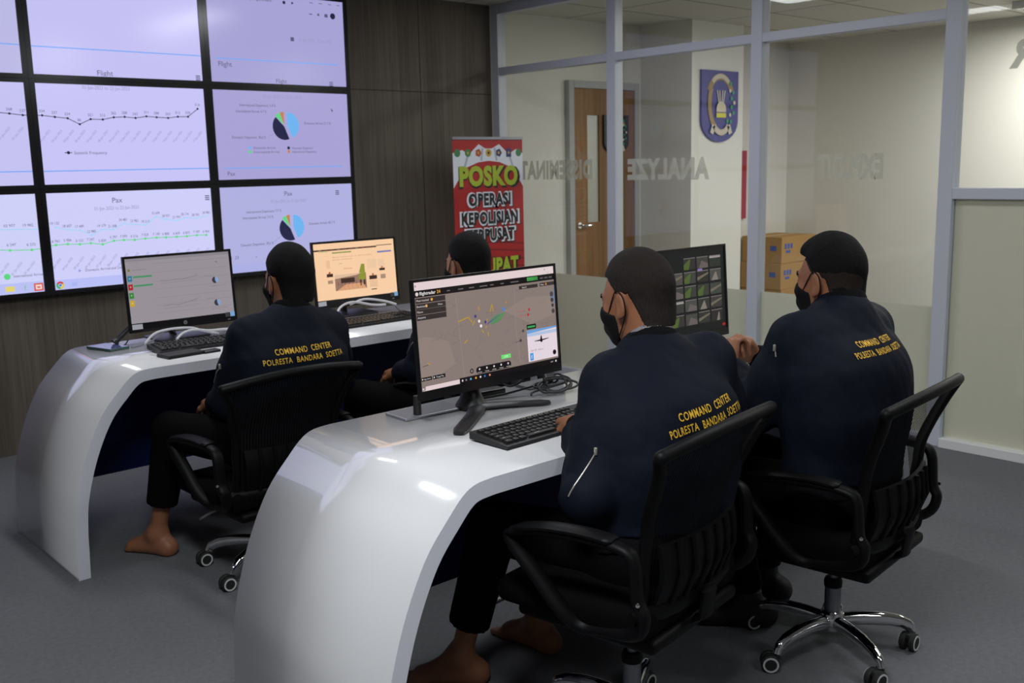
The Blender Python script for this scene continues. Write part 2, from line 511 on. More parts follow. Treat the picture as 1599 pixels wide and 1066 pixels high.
# the bay nearest the camera has a mid rail and no transom
yb = -3.1
box2(bm, (W0 + 0.004, yb, 1.290), (W1 - 0.004, 2.305, 1.345), 0.003)
box2(bm, (W0 + 0.002, yb, ZC - 0.07), (W1 - 0.002, 2.305, ZC), 0.003)
for y in (1.2, 0.0, -1.2, -2.4):
    box2(bm, (W0, y - 0.038, 0), (W1, y + 0.038, ZC), 0.004)
part = struct('wall_right', bm, M['alu'])
bm = NB(); box2(bm, (W0 - 0.012, -3.1, 0.0), (W1 + 0.012, 2.297, 0.05), 0.003)
struct('sill', bm, M['white_trim'], part)
def pane(ya, yb, za, zb): return struct('glass_pane', b1((5.096, yb, za), (5.104, ya, zb)), M['glass'], part)
def film(ya, yb, za, zb): return struct('frosted_film', b1((5.1045, yb, za), (5.1053, ya, zb)), M['film'], part)
for ya, yb in zip(mull, mull[1:]):
    pane(ya - 0.034, yb + 0.037, 0.055, 2.170)
    pane(ya - 0.034, yb + 0.037, 2.222, ZC - 0.07)
    film(ya - 0.034, yb + 0.037, 0.056, 0.731)
pane(2.297, 1.238, 0.05, 1.290); pane(2.297, 1.238, 1.345, ZC - 0.07); film(2.297, 1.238, 0.051, 1.289)
for y in (1.2, 0.0, -1.2):
    pane(y - 0.038, y - 1.162, 0.05, 1.290); pane(y - 0.038, y - 1.162, 1.345, ZC - 0.07); film(y - 0.038, y - 1.162, 0.051, 1.289)
def lettering(t, y0, y1, z0, z1):
    """words on the corridor side of the glass, so they read backwards from the control room"""
    f = Flat(); h = z1 - z0
    f.text(t, 0, 0, h, M['vinyl'], bold=0.055, sp=1.08, width=abs(y1 - y0))
    o = f.build('vinyl_lettering', part)
    o.rotation_euler = (0, 0, math.radians(90))        # local -y becomes +x: faces the corridor
    o.location = (5.1075, (y0 + y1) / 2, z0)
    o['kind'] = 'structure'
lettering('DISSEMINATE', 5.62, 4.82, 1.412, 1.537)
lettering('ANALYZE', 4.50, 3.83, 1.405, 1.532)
lettering('EXPLOIT', 3.09, 2.695, 1.400, 1.527)
lettering('COMMAND CENTER', 2.075, 0.55, 1.918, 2.043)

# -- corridor behind the glass
bm = NB(); box2(bm, (XG + 0.0, YF, 0), (XR + 0.1, YF + 0.1, ZC)); box2(bm, (5.06, 5.79, 0), (5.20, YF, ZC)); struct('wall_far', bm, M['white_wall'])
bm = NB(); box2(bm, (XR, -3.1, 0), (XR + 0.1, YF, ZC)); struct('wall_corridor', bm, M['white_wall'])
bm = NB(); box2(bm, (6.93, 5.39, 0), (7.66, YF, ZC)); colm = struct('trim_1', bm, M['white_wall'])
colm.name = 'pillar'
for lo, hi, nm in (((5.15, YF - 0.012, 0), (5.98, YF, 0.09), 'baseboard_far'), ((7.66, YF - 0.012, 0), (XR, YF, 0.09), 'baseboard_corridor')):
    struct(nm, b1(lo, hi), M['white_trim'])
# door with its frame
bm = NB()
box2(bm, (5.985, YF - 0.05, 0), (6.045, YF + 0.0, 2.185), 0.004)
box2(bm, (6.80, YF - 0.05, 0), (6.86, YF + 0.0, 2.185), 0.004)
box2(bm, (6.046, YF - 0.05, 2.125), (6.799, YF + 0.0, 2.185), 0.004)
fr = struct('door_1', bm, M['grey_wall'])
bm = NB()                                            # the leaf, built round its vision slot
x0, x1, s0, s1, z0, z1 = 6.048, 6.797, 6.205, 6.35, 1.02, 1.91
ya, yb = YF - 0.040, YF - 0.004
box2(bm, (x0, ya, 0.006), (s0, yb, 2.122)); box2(bm, (s1, ya, 0.006), (x1, yb, 2.122))
box2(bm, (s0, ya, 0.006), (s1, yb, z0)); box2(bm, (s0, ya, z1), (s1, yb, 2.122))
leaf = struct('door_leaf', bm, M['wood_door'], fr)
bm = NB(); box2(bm, (s0, YF - 0.026, z0), (s1, YF - 0.018, z1))
struct('vision_pane', bm, mat('slot_glass', lin(170, 172, 160), 0.15, spec=0.6), fr)
bm = NB(); tube(bm, [(6.10, YF - 0.04, 1.0), (6.10, YF - 0.085, 1.0), (6.115, YF - 0.09, 1.0), (6.21, YF - 0.09, 1.0)], 0.009, 8)
lathe(bm, [(0, 0), (.026, 0), (.026, .008), (0, .01)], (6.10, YF - 0.04, 1.0), 16, axis=(0, -1, 0))
struct('door_handle', bm, M['chrome'], fr, 40)

# shield crest of the column, and the smaller dark one on the door
def crest(name, w, h, base, rim, label, cat, loc):
    f = Flat(0.002)
    def shield(k, m):
        a = w / 2 * k; hh = h * k; zc = (h - hh) / 2
        pts = [(-a, zc + hh), (-a, zc + hh * .30)]
        for i in range(1, 12):
            t = i / 12 * math.pi
            pts.append((-a * math.cos(t), zc + hh * (.30 - .30 * math.sin(t))))
        pts += [(a, zc + hh * .30), (a, zc + hh)]
        return pts
    bm = NB(); extrude_poly(bm, [(x, 0, z) for x, z in shield(1, None)], (0, 0.02, 0))
    o = obj(name, bm, base)
    tag(o, label, cat); o.location = loc
    gold = mat('crest_gold', lin(160, 134, 78), .6); cream = mat('crest_cream', lin(205, 196, 172), .6)
    green = mat('crest_green', lin(40, 150, 100), .6); yel = mat('crest_yellow', lin(214, 205, 60), .6)
    def arc(cx, cz, r, a0, a1, wd, m, n=14, rz=None):
        rz = rz or r
        P = [(cx + r * math.cos(math.radians(a0 + (a1 - a0) * i / n)), cz + rz * math.sin(math.radians(a0 + (a1 - a0) * i / n))) for i in range(n + 1)]
        f.line(P, wd, m)
    if rim:
        pass
    u = w
    cz = h * .55
    f.up(); arc(0, cz + .02 * u, .34 * u, 25, 155, .11 * u, gold, rz=.40 * u)                   # top ribbon
    f.up(); arc(0, cz + .03 * u, .34 * u, 50, 130, .075 * u, cream, rz=.40 * u)
    f.up(); arc(.04 * u, cz, .34 * u, 150, 245, .10 * u, gold, rz=.48 * u)                       # rice ear
    f.up()
    for i in range(11):                                                                          # cotton branch
        a = math.radians(-62 + i * 10.5); rr = (.30 if i % 2 else .37) * u
        f.disc(rr * math.cos(a), cz + rr * 1.25 * math.sin(a), .034 * u, green if i % 3 else cream, 8)
    f.up()
    for a in (-32, -12, 12, 32):                                                                 # rays
        x = math.sin(math.radians(a)) * .20 * u
        f.line([(x * .5, cz - .02 * u), (x, cz + .20 * u)], .022 * u, cream)
    f.up(); f.disc(0, cz - .10 * u, .13 * u, cream, 14, 0, 180, rz=.12 * u)
    f.rect(-.13 * u, cz - .15 * u, .13 * u, cz - .10 * u, cream)
    f.rect(-.13 * u, cz - .24 * u, .13 * u, cz - .165 * u, yel)
    f.up(); arc(0, cz - .22 * u, .24 * u, 215, 325, .10 * u, cream, rz=.26 * u)                  # lower ribbon
    f.line([(-.26 * u, cz - .50 * u), (-.20 * u, cz - .36 * u)], .09 * u, cream); f.line([(.26 * u, cz - .50 * u), (.20 * u, cz - .36 * u)], .09 * u, cream)
    e = f.build('crest_emblem', o); e.location = (0, -0.0005, 0)
    return o
crest('shield_crest', 0.52, 0.60, mat('crest_blue', lin(58, 58, 130), .45), False,
      'blue shield crest with ribbons and wreath, mounted on the white pillar behind the glass', 'crest', (7.298, 5.368, 1.672))
crest('shield_plaque', 0.31, 0.325, mat('crest_dark', lin(26, 28, 36), .4), False,
      'small dark shield plaque on the brown door behind the glass', 'plaque', (6.545, YF - 0.062, 1.588))
o = obj('wall_board', b1((8.02, YF - 0.03, 0.94), (8.50, YF - 0.001, 1.605), 0.003), M['red_paint'])
tag(o, 'narrow red board on the wall, half hidden by the white pillar', 'board')

def merge_into(o, others):
    bm = bmesh.new(); bm.from_mesh(o.data); mats = list(o.data.materials)
    for p in others:
        n0 = len(bm.faces); me = p.data.copy(); me.transform(p.matrix_basis)
        mp = []
        for m in p.data.materials:
            if m not in mats: mats.append(m)
            mp.append(mats.index(m))
        idx = [q.material_index for q in me.polygons]
        bm.from_mesh(me); bm.faces.ensure_lookup_table()
        for i, f in enumerate(bm.faces[n0:]): f.material_index = mp[idx[i]]
        bpy.data.meshes.remove(me); bpy.data.objects.remove(p)
    o.data.materials.clear()
    for m in mats: o.data.materials.append(m)
    bm.to_mesh(o.data); bm.free()
# cartons stacked in the corridor
def carton(i, label):
    w, d, h = 0.60, 0.46, 0.255
    t = empty('cardboard_box', (8.44 + (0.004, -0.006, 0.0)[i], 5.462, 0.0 + i * 0.2565), (0.0, 0.012, -0.006)[i], label, 'box', 'cartons stacked in the corridor')
    bm = NB(); box(bm, (w / 2, d / 2, h / 2), (w, d, h), None, 0.004)
    cb = obj('carton', bm, M['card'], t)
    bm = NB(); box2(bm, (-0.0008, d / 2 - .03, h * .72), (w + .0008, d / 2 + .03, h + .0008))
    obj('tape_strip', bm, M['tape'], t)
    f = Flat()
    for k in range(3): f.rect(.05 + .05 * k, .14, .085 + .05 * k, .19, M['card_blue'])
    f.rect(.07, .10, .15, .125, M['card_blue']); f.rect(.38, .12, .50, .18, M['card_blue']); f.poly([(.38, .115), (.50, .115), (.44, .06)], M['card_blue'])
    e1 = f.build('blue_print', t); e1.location = (0, -0.0012, 0); e1.matrix_basis = Matrix.Translation((0, -0.0012, 0))
    f = Flat()
    for k in range(3): f.rect(.07 + .06 * k, .14, .115 + .06 * k, .20, M['card_blue'])
    f.rect(.09, .085, .22, .115, M['card_blue']); f.rect(.33, .12, .40, .17, M['card_blue'])
    e2 = f.build('blue_print', t); e2.matrix_basis = Matrix.Translation((-0.0012, d, 0)) @ Matrix.Rotation(math.radians(-90), 4, 'Z')
    merge_into(cb, [e1, e2])
carton(0, 'brown carton with blue print at the bottom of the stack by the pillar')
carton(1, 'middle brown carton of the stack beside the white pillar')
carton(2, 'topmost brown carton of the stack beside the white pillar')

# louvred strip lamp on the corridor ceiling
t = empty('ceiling_light', (8.5, 2.75, ZC), 0, 'louvred fluorescent strip lamp on the corridor ceiling behind the glass', 'ceiling light')
bm = NB()
box2(bm, (-.17, -.64, -.012), (.17, .64, -.0005))
box2(bm, (-.17, -.64, -.055), (-.150, .64, -.012)); box2(bm, (.150, -.64, -.055), (.17, .64, -.012))
box2(bm, (-.15, -.64, -.055), (.15, -.62, -.012)); box2(bm, (-.15, .62, -.055), (.15, .64, -.012))
obj('housing', bm, M['white_trim'], t)
for x in (-.075, .075):
    bm = NB(); tube(bm, [(x, -.6, -.028), (x, .6, -.028)], 0.009, 8); obj('tube_lamp', bm, M['lamp_glow'], t, smooth=60)
bm = NB()
for k in range(14):
    y = -.58 + k * .0892
    box2(bm, (-.15, y - .002, -.054), (.15, y + .002, -.038))
box2(bm, (-.004, -.62, -.054), (.004, .62, -.02))
obj('louvre', bm, mat('louvre_silver', lin(225, 225, 225), .25, metal=.6), t)

# ================================================================ video wall
XL = [.768, 1.767, 2.766, 3.762]; ZB = [2.590, 2.014, 1.437, 0.868]
VY = 5.72
INK = E(92, 88, 120); DIM = E(150, 146, 190); BLUE = E(118, 168, 245); BLK = E(38, 36, 62)
SKY = E(110, 180, 240); GRN = E(96, 214, 130); ORG = E(196, 130, 80); PALEB = E(160, 214, 245); DARKN = E(36, 36, 70)
vw_label = {(0, 0): 'top left screen of the video wall, cut by the frame edge', (1, 0): 'top middle screen of the video wall with a thin blue line',
            (2, 0): 'top right screen of the video wall with browser icons', (0, 1): 'middle left screen of the video wall with the start of a line chart',
            (1, 1): 'centre screen of the video wall showing a black line chart', (2, 1): 'middle right screen of the video wall with a large pie chart',
            (0, 2): 'bottom left screen of the video wall with taskbar icons', (1, 2): 'bottom middle screen of the video wall with blue and green line charts',
            (2, 2): 'bottom right screen of the video wall with a smaller pie chart'}
vw_bg = {(0, 0): (186, 184, 228), (1, 0): (196, 192, 242), (2, 0): (166, 162, 212), (0, 1): (197, 194, 242), (1, 1): (200, 196, 246), (2, 1): (168, 162, 212),
         (0, 2): (206, 208, 248), (1, 2): (206, 206, 249), (2, 2): (176, 176, 224)}
def ham(f, x, z):
    for k in range(3): f.rect(x - .014, z - .013 + k * .011, x + .014, z - .007 + k * .011, INK)
def vline(f, x0, x1, z, m, w=.006): f.rect(x0, z - w / 2, x1, z + w / 2, m)
def pie(f, cx, cz, r, wedge, lx):
    ax, az = cx + .022, cz + .004
    f.disc(ax, az, r, SKY, 22, -68, 88)
    f.disc(cx, cz - .004, r, DARKN, 22, 134, 292)
    f.disc(cx - .002, cz + .004, r, GRN, 8, 110, 134); f.disc(cx, cz + .004, r, ORG, 8, 90, 110)
dates = ['01-Jan-2023']
def screen_art(c, r, f):
    if r == 0:
        if c == 0: vline(f, .80, 1.755, 2.183, BLUE)
        if c == 1:
            vline(f, 1.795, 2.740, 2.180, BLUE); f.text('Flight', 2.172, 2.043, .030, INK); f.rect(2.10, 2.02, 2.25, 2.0415, E(*vw_bg[(1, 0)])); ham(f, 2.712, 2.052)
        if c == 2:
            f.text('.com/pengelolaan/', 3.12, 2.527, .022, INK); f.disc(3.31, 2.53, .010, BLK); f.poly([(3.362, 2.540), (3.378, 2.532), (3.362, 2.522)], BLK)
            for x in (3.502, 3.571, 3.638, 3.702): f.rect(x - .012, 2.543, x + .012, 2.547, INK)
            f.rect(3.484, 2.472, 3.506, 2.478, INK); f.disc(3.551, 2.476, .008, INK); f.rect(3.596, 2.464, 3.620, 2.484, INK); f.disc(3.657, 2.475, .019, BLK)
            f.rect(3.342, 2.302, 3.366, 2.326, INK); f.text('01-Jan-2023 - 22-Jan-2023', 3.520, 2.306, .020, DIM, width=.24)
            vline(f, 2.830, 3.680, 2.174, BLUE); f.text('Flight', 2.890, 2.128, .030, INK); f.text('Flight', 3.261, 2.044, .026, INK); ham(f, 3.62, 2.050)
    elif r == 1:
        line = [(1.656, 1.831), (1.721, 1.824), (1.818, 1.824), (1.882, 1.817), (1.948, 1.811), (2.009, 1.780), (2.070, 1.808), (2.136, 1.807), (2.198, 1.820), (2.259, 1.823), (2.320, 1.818), (2.384, 1.828), (2.443, 1.824), (2.511, 1.821), (2.570, 1.829), (2.632, 1.830), (2.695, 1.876)]
        val = ['268', '237', '234', '237', '234', '86', '221', '213', '265', '288', '262', '311', '288', '263', '312', '328', '516']
        if c == 0:
            f.line([(1.40, 1.838), (1.50, 1.829), (1.60, 1.836)] + line[:2] + [(1.742, 1.824)], .0036, BLK)
            for i in (0, 1): f.disc(*line[i], .0065, BLK, 8); f.text(val[i], line[i][0], line[i][1] + .016, .015, INK)
            for i in range(12): f.text('01-Jan-2023', 1.69 - i * .065, 1.725, .013, DIM, rot=48)
            vline(f, .80, 1.743, 1.532, BLUE); f.text('Pax', 1.44, 1.487, .026, INK)
        if c == 1:
            f.line([(1.79, 1.824)] + line[2:], .0036, BLK)
            for i in range(2, 17): f.disc(*line[i], .0065, BLK, 8); f.text(val[i], line[i][0], line[i][1] + .016, .015, INK)
            for i in range(15): f.text('%02d-Jan-2023' % (i + 3), 1.825 + i * .0615, 1.712, .013, DIM, rot=48)
            f.text('01-Jan-2023 to 22-Jan-2023', 2.17, 1.968, .020, DIM, width=.26)
            f.line([(1.915, 1.628), (1.955, 1.628)], .004, BLK); f.disc(1.935, 1.628, .009, BLK, 8); f.text('Statistik Frequency', 1.966, 1.619, .017, INK, al='l')
            vline(f, 1.795, 2.744, 1.531, BLUE)
        if c == 2:
            f.text('01-Jan-2023 to 22-Jan-2023', 3.26, 1.952, .020, DIM, width=.27)
            pie(f, 3.262, 1.783, .082, 0, 0)
            f.text('International Departure: 5.4 %', 3.088, 1.898, .017, INK, width=.245); f.text('International Arrival: 4.7 %', 3.041, 1.861, .017, INK, width=.205)
            f.text('Domestic Arrival: 51.3 %', 3.503, 1.794, .017, INK, width=.195); f.text('Domestic Departure: 38.6 %', 3.015, 1.705, .017, INK, width=.225)
            f.line([(3.149, 1.718), (3.187, 1.735)], .003, DIM)
            for x, z, m, t in ((3.015, 1.650, SKY, 'Domestic Arrival'), (3.015, 1.625, GRN, 'International Arrival'), (3.283, 1.648, BLK, 'Domestic Departure'), (3.283, 1.625, ORG, 'International Departure')):
                f.disc(x, z, .010, m, 10); f.text(t, x + .026, z - .008, .015, INK, al='l', width=(.15 if 'Dom' in t else .175))
            vline(f, 2.835, 3.680, 1.528, BLUE); f.text('Pax', 2.882, 1.484, .026, INK); f.poly([(3.606, 1.90), (3.624, 1.884), (3.614, 1.874)], INK)
    else:
        g = [(1.730, 1.131), (1.823, 1.135), (1.885, 1.136), (1.949, 1.131), (2.009, 1.133), (2.073, 1.122), (2.137, 1.138), (2.194, 1.139), (2.255, 1.136), (2.318, 1.139), (2.384, 1.140), (2.441, 1.138), (2.506, 1.137), (2.568, 1.137), (2.631, 1.139), (2.691, 1.137)]
        bl = [(1.827, 1.231), (1.891, 1.214), (1.956, 1.208), (2.019, 1.177), (2.077, 1.205), (2.136, 1.200), (2.199, 1.232), (2.263, 1.223), (2.327, 1.216), (2.391, 1.261), (2.450, 1.242), (2.513, 1.231), (2.566, 1.246), (2.632, 1.239), (2.700, 1.249)]
        up = ['19 132', '18 607', '17 489', '12 980', '19 179', '21 208', '24 487', '22 982', '19 213', '32 604', '28 057', '21 991', '28 174', '28 742', '30 981']
        lo = ['6 961', '5 984', '6 121', '7 247', '5 829', '6 397', '7 093', '6 516', '7 029', '7 130', '6 888', '6 609', '6 875', '7 187', '6 904']
        if c == 0:
            f.line([(1.48, 1.135), (1.588, 1.123), (1.696, 1.118), (1.742, 1.121)], .0042, GRN); f.line([(1.50, 1.235), (1.60, 1.232), (1.742, 1.225)], .0045, PALEB)
            for x, z in ((1.588, 1.123), (1.696, 1.118)): f.disc(x, z, .0075, GRN, 8)
            f.text('6 247', 1.597, 1.145, .015, INK); f.text('6 272', 1.696, 1.140, .015, INK); f.text('03 977', 1.597, 1.245, .015, INK); f.text('19 982', 1.690, 1.243, .015, INK)
            for k, z in enumerate((1.28, 1.19, 1.10)): f.text(('20k', '10k', '0')[k], 1.50, z, .016, DIM)
            for i in range(5): f.text('01-Jan-2023', 1.68 - i * .065, 1.02, .013, DIM, rot=48)
            f.disc(1.560, .985, .017, GRN, 10); f.text('International Arrival', 1.592, .978, .015, INK, al='l', width=.15)
            f.rect(.795, .893, 1.742, .948, E(186, 192, 244))
            f.up(); f.rect(1.545, .905, 1.590, .932, E(226, 212, 110)); f.text('f', 1.644, .905, .03, E(130, 190, 140)); f.rect(1.688, .896, 1.736, .938, E(214, 92, 80))
            f.up(); f.rect(1.696, .904, 1.728, .930, E(240, 210, 205)); f.up(); f.rect(1.704, .912, 1.720, .920, E(214, 92, 80))
        if c == 1:
            f.text('Pax', 2.176, 1.350, .030, INK); f.text('01-Jan-2023 to 22-Jan-2023', 2.170, 1.312, .020, DIM, width=.25); ham(f, 2.714, 1.357)
            f.line(bl, .0045, PALEB); f.line([(1.793, 1.133)] + g[1:], .0042, GRN)
            for q in g[1:]: f.disc(*q, .0075, GRN, 8)
            for q in bl: f.disc(*q, .006, PALEB, 6)
            for i in range(15): f.text(up[i], bl[i][0], bl[i][1] + .014, .015, INK, width=.046); f.text(lo[i], g[i + 1][0], g[i + 1][1] + .014, .015, INK, width=.040)
            for i in range(15): f.text('%02d-Jan-2023' % (i + 3), 1.815 + i * .0615, 1.025, .013, DIM, rot=48)
            f.disc(1.934, .986, .010, E(140, 150, 220), 3); f.text('Domestic Arrival and Departure', 1.966, .979, .015, INK, al='l', width=.26)
            f.rect(1.793, .893, 2.740, .944, E(184, 190, 246))
            f.up(); f.disc(1.824, .915, .021, E(208, 62, 60), 14, 30, 150); f.disc(1.824, .915, .021, E(70, 178, 96), 14, 150, 270); f.disc(1.824, .915, .021, E(226, 196, 70), 14, 270, 390)
            f.up(); f.disc(1.824, .915, .010, E(235, 238, 250), 10); f.up(); f.disc(1.824, .915, .008, E(70, 126, 220), 10)
            f.rect(1.885, .905, 1.915, .925, E(170, 180, 240))
        if c == 2:
            f.text('Pax', 3.262, 1.350, .030, INK); f.text('01-Jan-2023 to 22-Jan-2023', 3.262, 1.309, .020, DIM, width=.25); ham(f, 3.624, 1.357)
            pie(f, 3.262, 1.148, .078, 0, 0)
            f.text('International Departure: 7.7 %', 3.084, 1.252, .017, INK, width=.240); f.text('International Arrival: 7.0 %', 3.041, 1.216, .017, INK, width=.208)
            f.text('Domestic Arrival: 46.7 %', 3.497, 1.158, .017, INK, width=.195); f.text('Domestic Departure: 38.6 %', 3.023, 1.051, .017, INK, width=.222)
            f.line([(3.133, 1.06), (3.19, 1.10)], .003, DIM)
            f.text('1  23', 2.866, .976, .02, INK); f.text('x', 3.010, .976, .015, INK)
            f.rect(2.792, .893, 3.736, .942, E(170, 174, 228))
for r in range(3):
    for c in range(3):
        x0, x1 = XL[c], XL[c + 1]; zt, zb = ZB[r], ZB[r + 1]
        p = empty('video_wall_screen', ((x0 + x1) / 2, VY, (zt + zb) / 2), 0, vw_label[(c, r)], 'screen', 'screens of the video wall')
        cx, cz = (x0 + x1) / 2, (zt + zb) / 2; w, h = x1 - x0 - .001, zt - zb - .001; bz, bt = .027, .0225
        bm = NB()
        box2(bm, (-w / 2, .004, -h / 2), (w / 2, .0795, h / 2))
        for lo, hi in (((-w / 2, -.004, -h / 2), (-w / 2 + bz, .004, h / 2)), ((w / 2 - bz, -.004, -h / 2), (w / 2, .004, h / 2)),
                       ((-w / 2 + bz, -.004, -h / 2), (w / 2 - bz, .004, -h / 2 + bt)), ((-w / 2 + bz, -.004, h / 2 - bt), (w / 2 - bz, .004, h / 2))):
            box2(bm, lo, hi)
        obj('frame', bm, M['black_gloss'], p)
        f = Flat()
        f.rect(x0 + bz, zb + bt, x1 - bz, zt - bt, E(*vw_bg[(c, r)])); f.up()
        screen_art(c, r, f)
        d = f.build('display', p); d.location = (-cx, 0.0035, -cz)

# ================================================================ roll-up banner
t = empty('rollup_banner', (4.71, 5.45, 0), 0, 'red roll-up banner with yellow and black lettering beside the glass wall', 'banner')
bm = NB(); box(bm, (0, 0, .04), (.70, .11, .08), None, .012)
obj('base', bm, M['grey_metal'], t)
bm = NB(); tube(bm, [(0, .02, .06), (0, .02, 1.69)], .009, 8); obj('pole', bm, M['grey_metal'], t, smooth=60)
bm = NB(); box(bm, (0, 0, 1.700), (.655, .022, .022), None, .004); obj('top_rail', bm, M['grey_metal'], t)
bm = NB(); box2(bm, (-.325, -.003, .08), (.325, -.001, 1.70))
sheet = obj('sheet', bm, mat('banner_red', lin(172, 18, 22), .5, noise=(9, .18)), t)
YG = mat('banner_lime', lin(168, 188, 44), .5); BK = mat('banner_black', lin(16, 18, 24), .5); WH = mat('banner_white', lin(226, 230, 240), .5)
DR = mat('banner_dark_red', lin(128, 10, 14), .5); GD = mat('banner_gold', lin(200, 160, 50), .5); NV = mat('banner_navy', lin(40, 50, 110), .5)
GR = mat('banner_green', lin(60, 130, 80), .5)
f = Flat(0.0003)
for k in range(16):                                             # darker chevrons low on the sheet
    z = .12 + k * .055
    f.line([(-.32, z - .03), (.0, z + .03), (.32, z - .0)], .012, DR)
f.up()                                                          # white flag cloth along the top
f.poly([(-.325, 1.36), (-.22, 1.495), (-.10, 1.535), (0, 1.545), (.10, 1.535), (.22, 1.495), (.325, 1.36), (.325, 1.595), (.26, 1.625), (.19, 1.59), (.10, 1.66),
        (.03, 1.63), (-.03, 1.63), (-.09, 1.66), (-.18, 1.59), (-.24, 1.62), (-.325, 1.60)], WH)
f.up()
SH = mat('banner_grey', lin(176, 182, 198), .5)
for x0_, z0_, x1_, z1_ in ((-.19, 1.585, -.235, 1.47), (-.055, 1.635, -.07, 1.545), (.055, 1.635, .075, 1.545), (.195, 1.585, .24, 1.47)): f.line([(x0_, z0_), (x1_, z1_)], .018, SH)
f.up()
for k, m in enumerate((GR, GR, ORG if False else GD, GD, NV, NV, GR)):
    x = -.285 + k * .095
    if k in (2, 4): f.disc(x, 1.60, .030, m if k == 4 else mat('badge_red', lin(180, 70, 40), .5), 5)
    elif k == 5: f.rect(x - .024, 1.57, x + .024, 1.63, m)
    else: f.disc(x, 1.60, .028, m, 10)
f.up()
for k in (1, 2, 3, 4, 5): f.disc(-.285 + k * .095, 1.60, .011, GD if k != 3 else BK, 6)
f.up(); f.text('POSKO', .008, 1.366, .138, BK, width=.575, bold=.06)
f.up(); f.text('POSKO', 0, 1.379, .130, YG, width=.545, bold=.055)
for s_, z, wd in (('OPERASI', 1.238, .395), ('KEPOLISIAN', 1.108, .53), ('TERPUSAT', .987, .455)):
    f.up(); f.text(s_, .007, z - .012, .090, BK, width=wd + .036, bold=.10, sp=1.12)
    f.up(); f.text(s_, 0, z - .005, .090, WH, width=wd + .034, bold=.10, sp=1.12)
    f.up(); f.text(s_, 0, z, .082, BK, width=wd, bold=.048, sp=1.12)
f.up(); f.text('KETUPAT', .006, .740, .116, BK, width=.55, bold=.06)
f.up(); f.text('KETUPAT', 0, .750, .108, YG, width=.52, bold=.05)
pr = f.build('print', sheet); pr.location = (0, -0.0032, 0)

# ================================================================ desks
def make_desk():
    t = empty('curved_desk', (0, 0, 0))
    x0, x1, y0, y1 = 1.159, 3.66, 0.0, 0.735
    outer = [(0, 0), (.004, .10), (.008, .196), (.023, .316), (.071, .474), (.140, .613), (.218, .703), (.262, .744), (.300, .761), (.355, .766)]
    th = .044
    P = [Vector((a, 0, b)) for a, b in outer]
    P = [p for p in cr(P, 5)]
    prof = [(p.x, p.z) for p in P]
    # inner line, offset along the normal
    inner = []
    for i, (a, b) in enumerate(prof):
        p0 = prof[max(0, i - 1)]; p1 = prof[min(len(prof) - 1, i + 1)]
        dx, dz = p1[0] - p0[0], p1[1] - p0[1]; L = math.hypot(dx, dz)
        inner.append((a + dz / L * th, max(0, b - dx / L * th)))
    W = x1 - x0
    op = prof + [(W - a, b) for a, b in prof[::-1]]
    ip = inner + [(W - a, b) for a, b in inner[::-1]]
    bm = NB(); n = len(op); e = .0012
    vo = [[bm.verts.new((x0 + a, y, b)) for a, b in op] for y in (y0, y1)]
    vi = [[bm.verts.new((x0 + a, y, b)) for a, b in ip] for y in (y0, y1)]
    for i in range(n - 1):
        f = bm.faces.new((vo[0][i], vo[0][i + 1], vo[1][i + 1], vo[1][i])); f.material_index = 0; f.smooth = True
        f = bm.faces.new((vi[0][i], vi[1][i], vi[1][i + 1], vi[0][i + 1])); f.material_index = 1; f.smooth = True
        for k in (0, 1):
            f = bm.faces.new((vo[k][i], vo[k][i + 1], vi[k][i + 1], vi[k][i])); f.material_index = 1
    for i in (0, n - 1):
        f = bm.faces.new((vo[0][i], vo[1][i], vi[1][i], vi[0][i])); f.material_index = 1
    o = obj('curved_shell', bm, [M['gloss_white'], M['edge_white']], t)
    # modesty panel, cut to the inside of the curve
    yp = .655
    pts = [(x0 + a, yp, b) for a, b in ip if b >= .175]
    bm = NB(); extrude_poly(bm, pts, (0, .018, 0)); obj('modesty_panel', bm, M['navy_panel'], t)
    return t
d1 = make_desk(); d1.location = (0, 3.758, 0)
tag(d1, 'white curved desk of the row close to the video wall', 'desk', 'curved white desks')
d2 = copy_tree(d1); d2.location = (0, 1.762, 0)
tag(d2, 'white curved desk in the front row, nearest the camera', 'desk', 'curved white desks')
ZT = 0.766

# ================================================================ monitors
def screen_frame(w, h, bez, chin, parent, depth=.03):
    bm = NB()
    box2(bm, (-w / 2, .003, 0), (w / 2, depth * .45, h), .003)
    box2(bm, (-w / 2 + .06, depth * .4, h * .12), (w / 2 - .06, depth + .012, h * .8), .008)
    for lo, hi in (((-w / 2, -.0015, 0), (w / 2, .0035, chin)), ((-w / 2, -.0015, h - bez), (w / 2, .0035, h)),
                   ((-w / 2, -.0015, chin), (-w / 2 + bez, .0035, h - bez)), ((w / 2 - bez, -.0015, chin), (w / 2, .0035, h - bez))):
        box2(bm, lo, hi)
    return obj('bezel', bm, M['black_gloss'], parent)

class Scr(Flat):
    """artwork given in fractions of the lit screen"""
    def __init__(s, w, h): super().__init__(0.00016); s.w, s.h = w, h
    def R(s, u0, v0, u1, v1, m): s.rect(u0 * s.w, v0 * s.h, u1 * s.w, v1 * s.h, m)
    def T(s, t, u, v, hh, m, **k):
        if 'width' in k: k['width'] *= s.w
        s.text(t, u * s.w, v * s.h, hh * s.h, m, **k)
    def L(s, pts, w, m): s.line([(u * s.w, v * s.h) for u, v in pts], w * s.h, m)
    def D(s, u, v, r, m, n=10, a0=0, a1=360): s.disc(u * s.w, v * s.h, r * s.h, m, n, a0, a1)
    def P(s, pts, m): s.poly([(u * s.w, v * s.h) for u, v in pts], m)

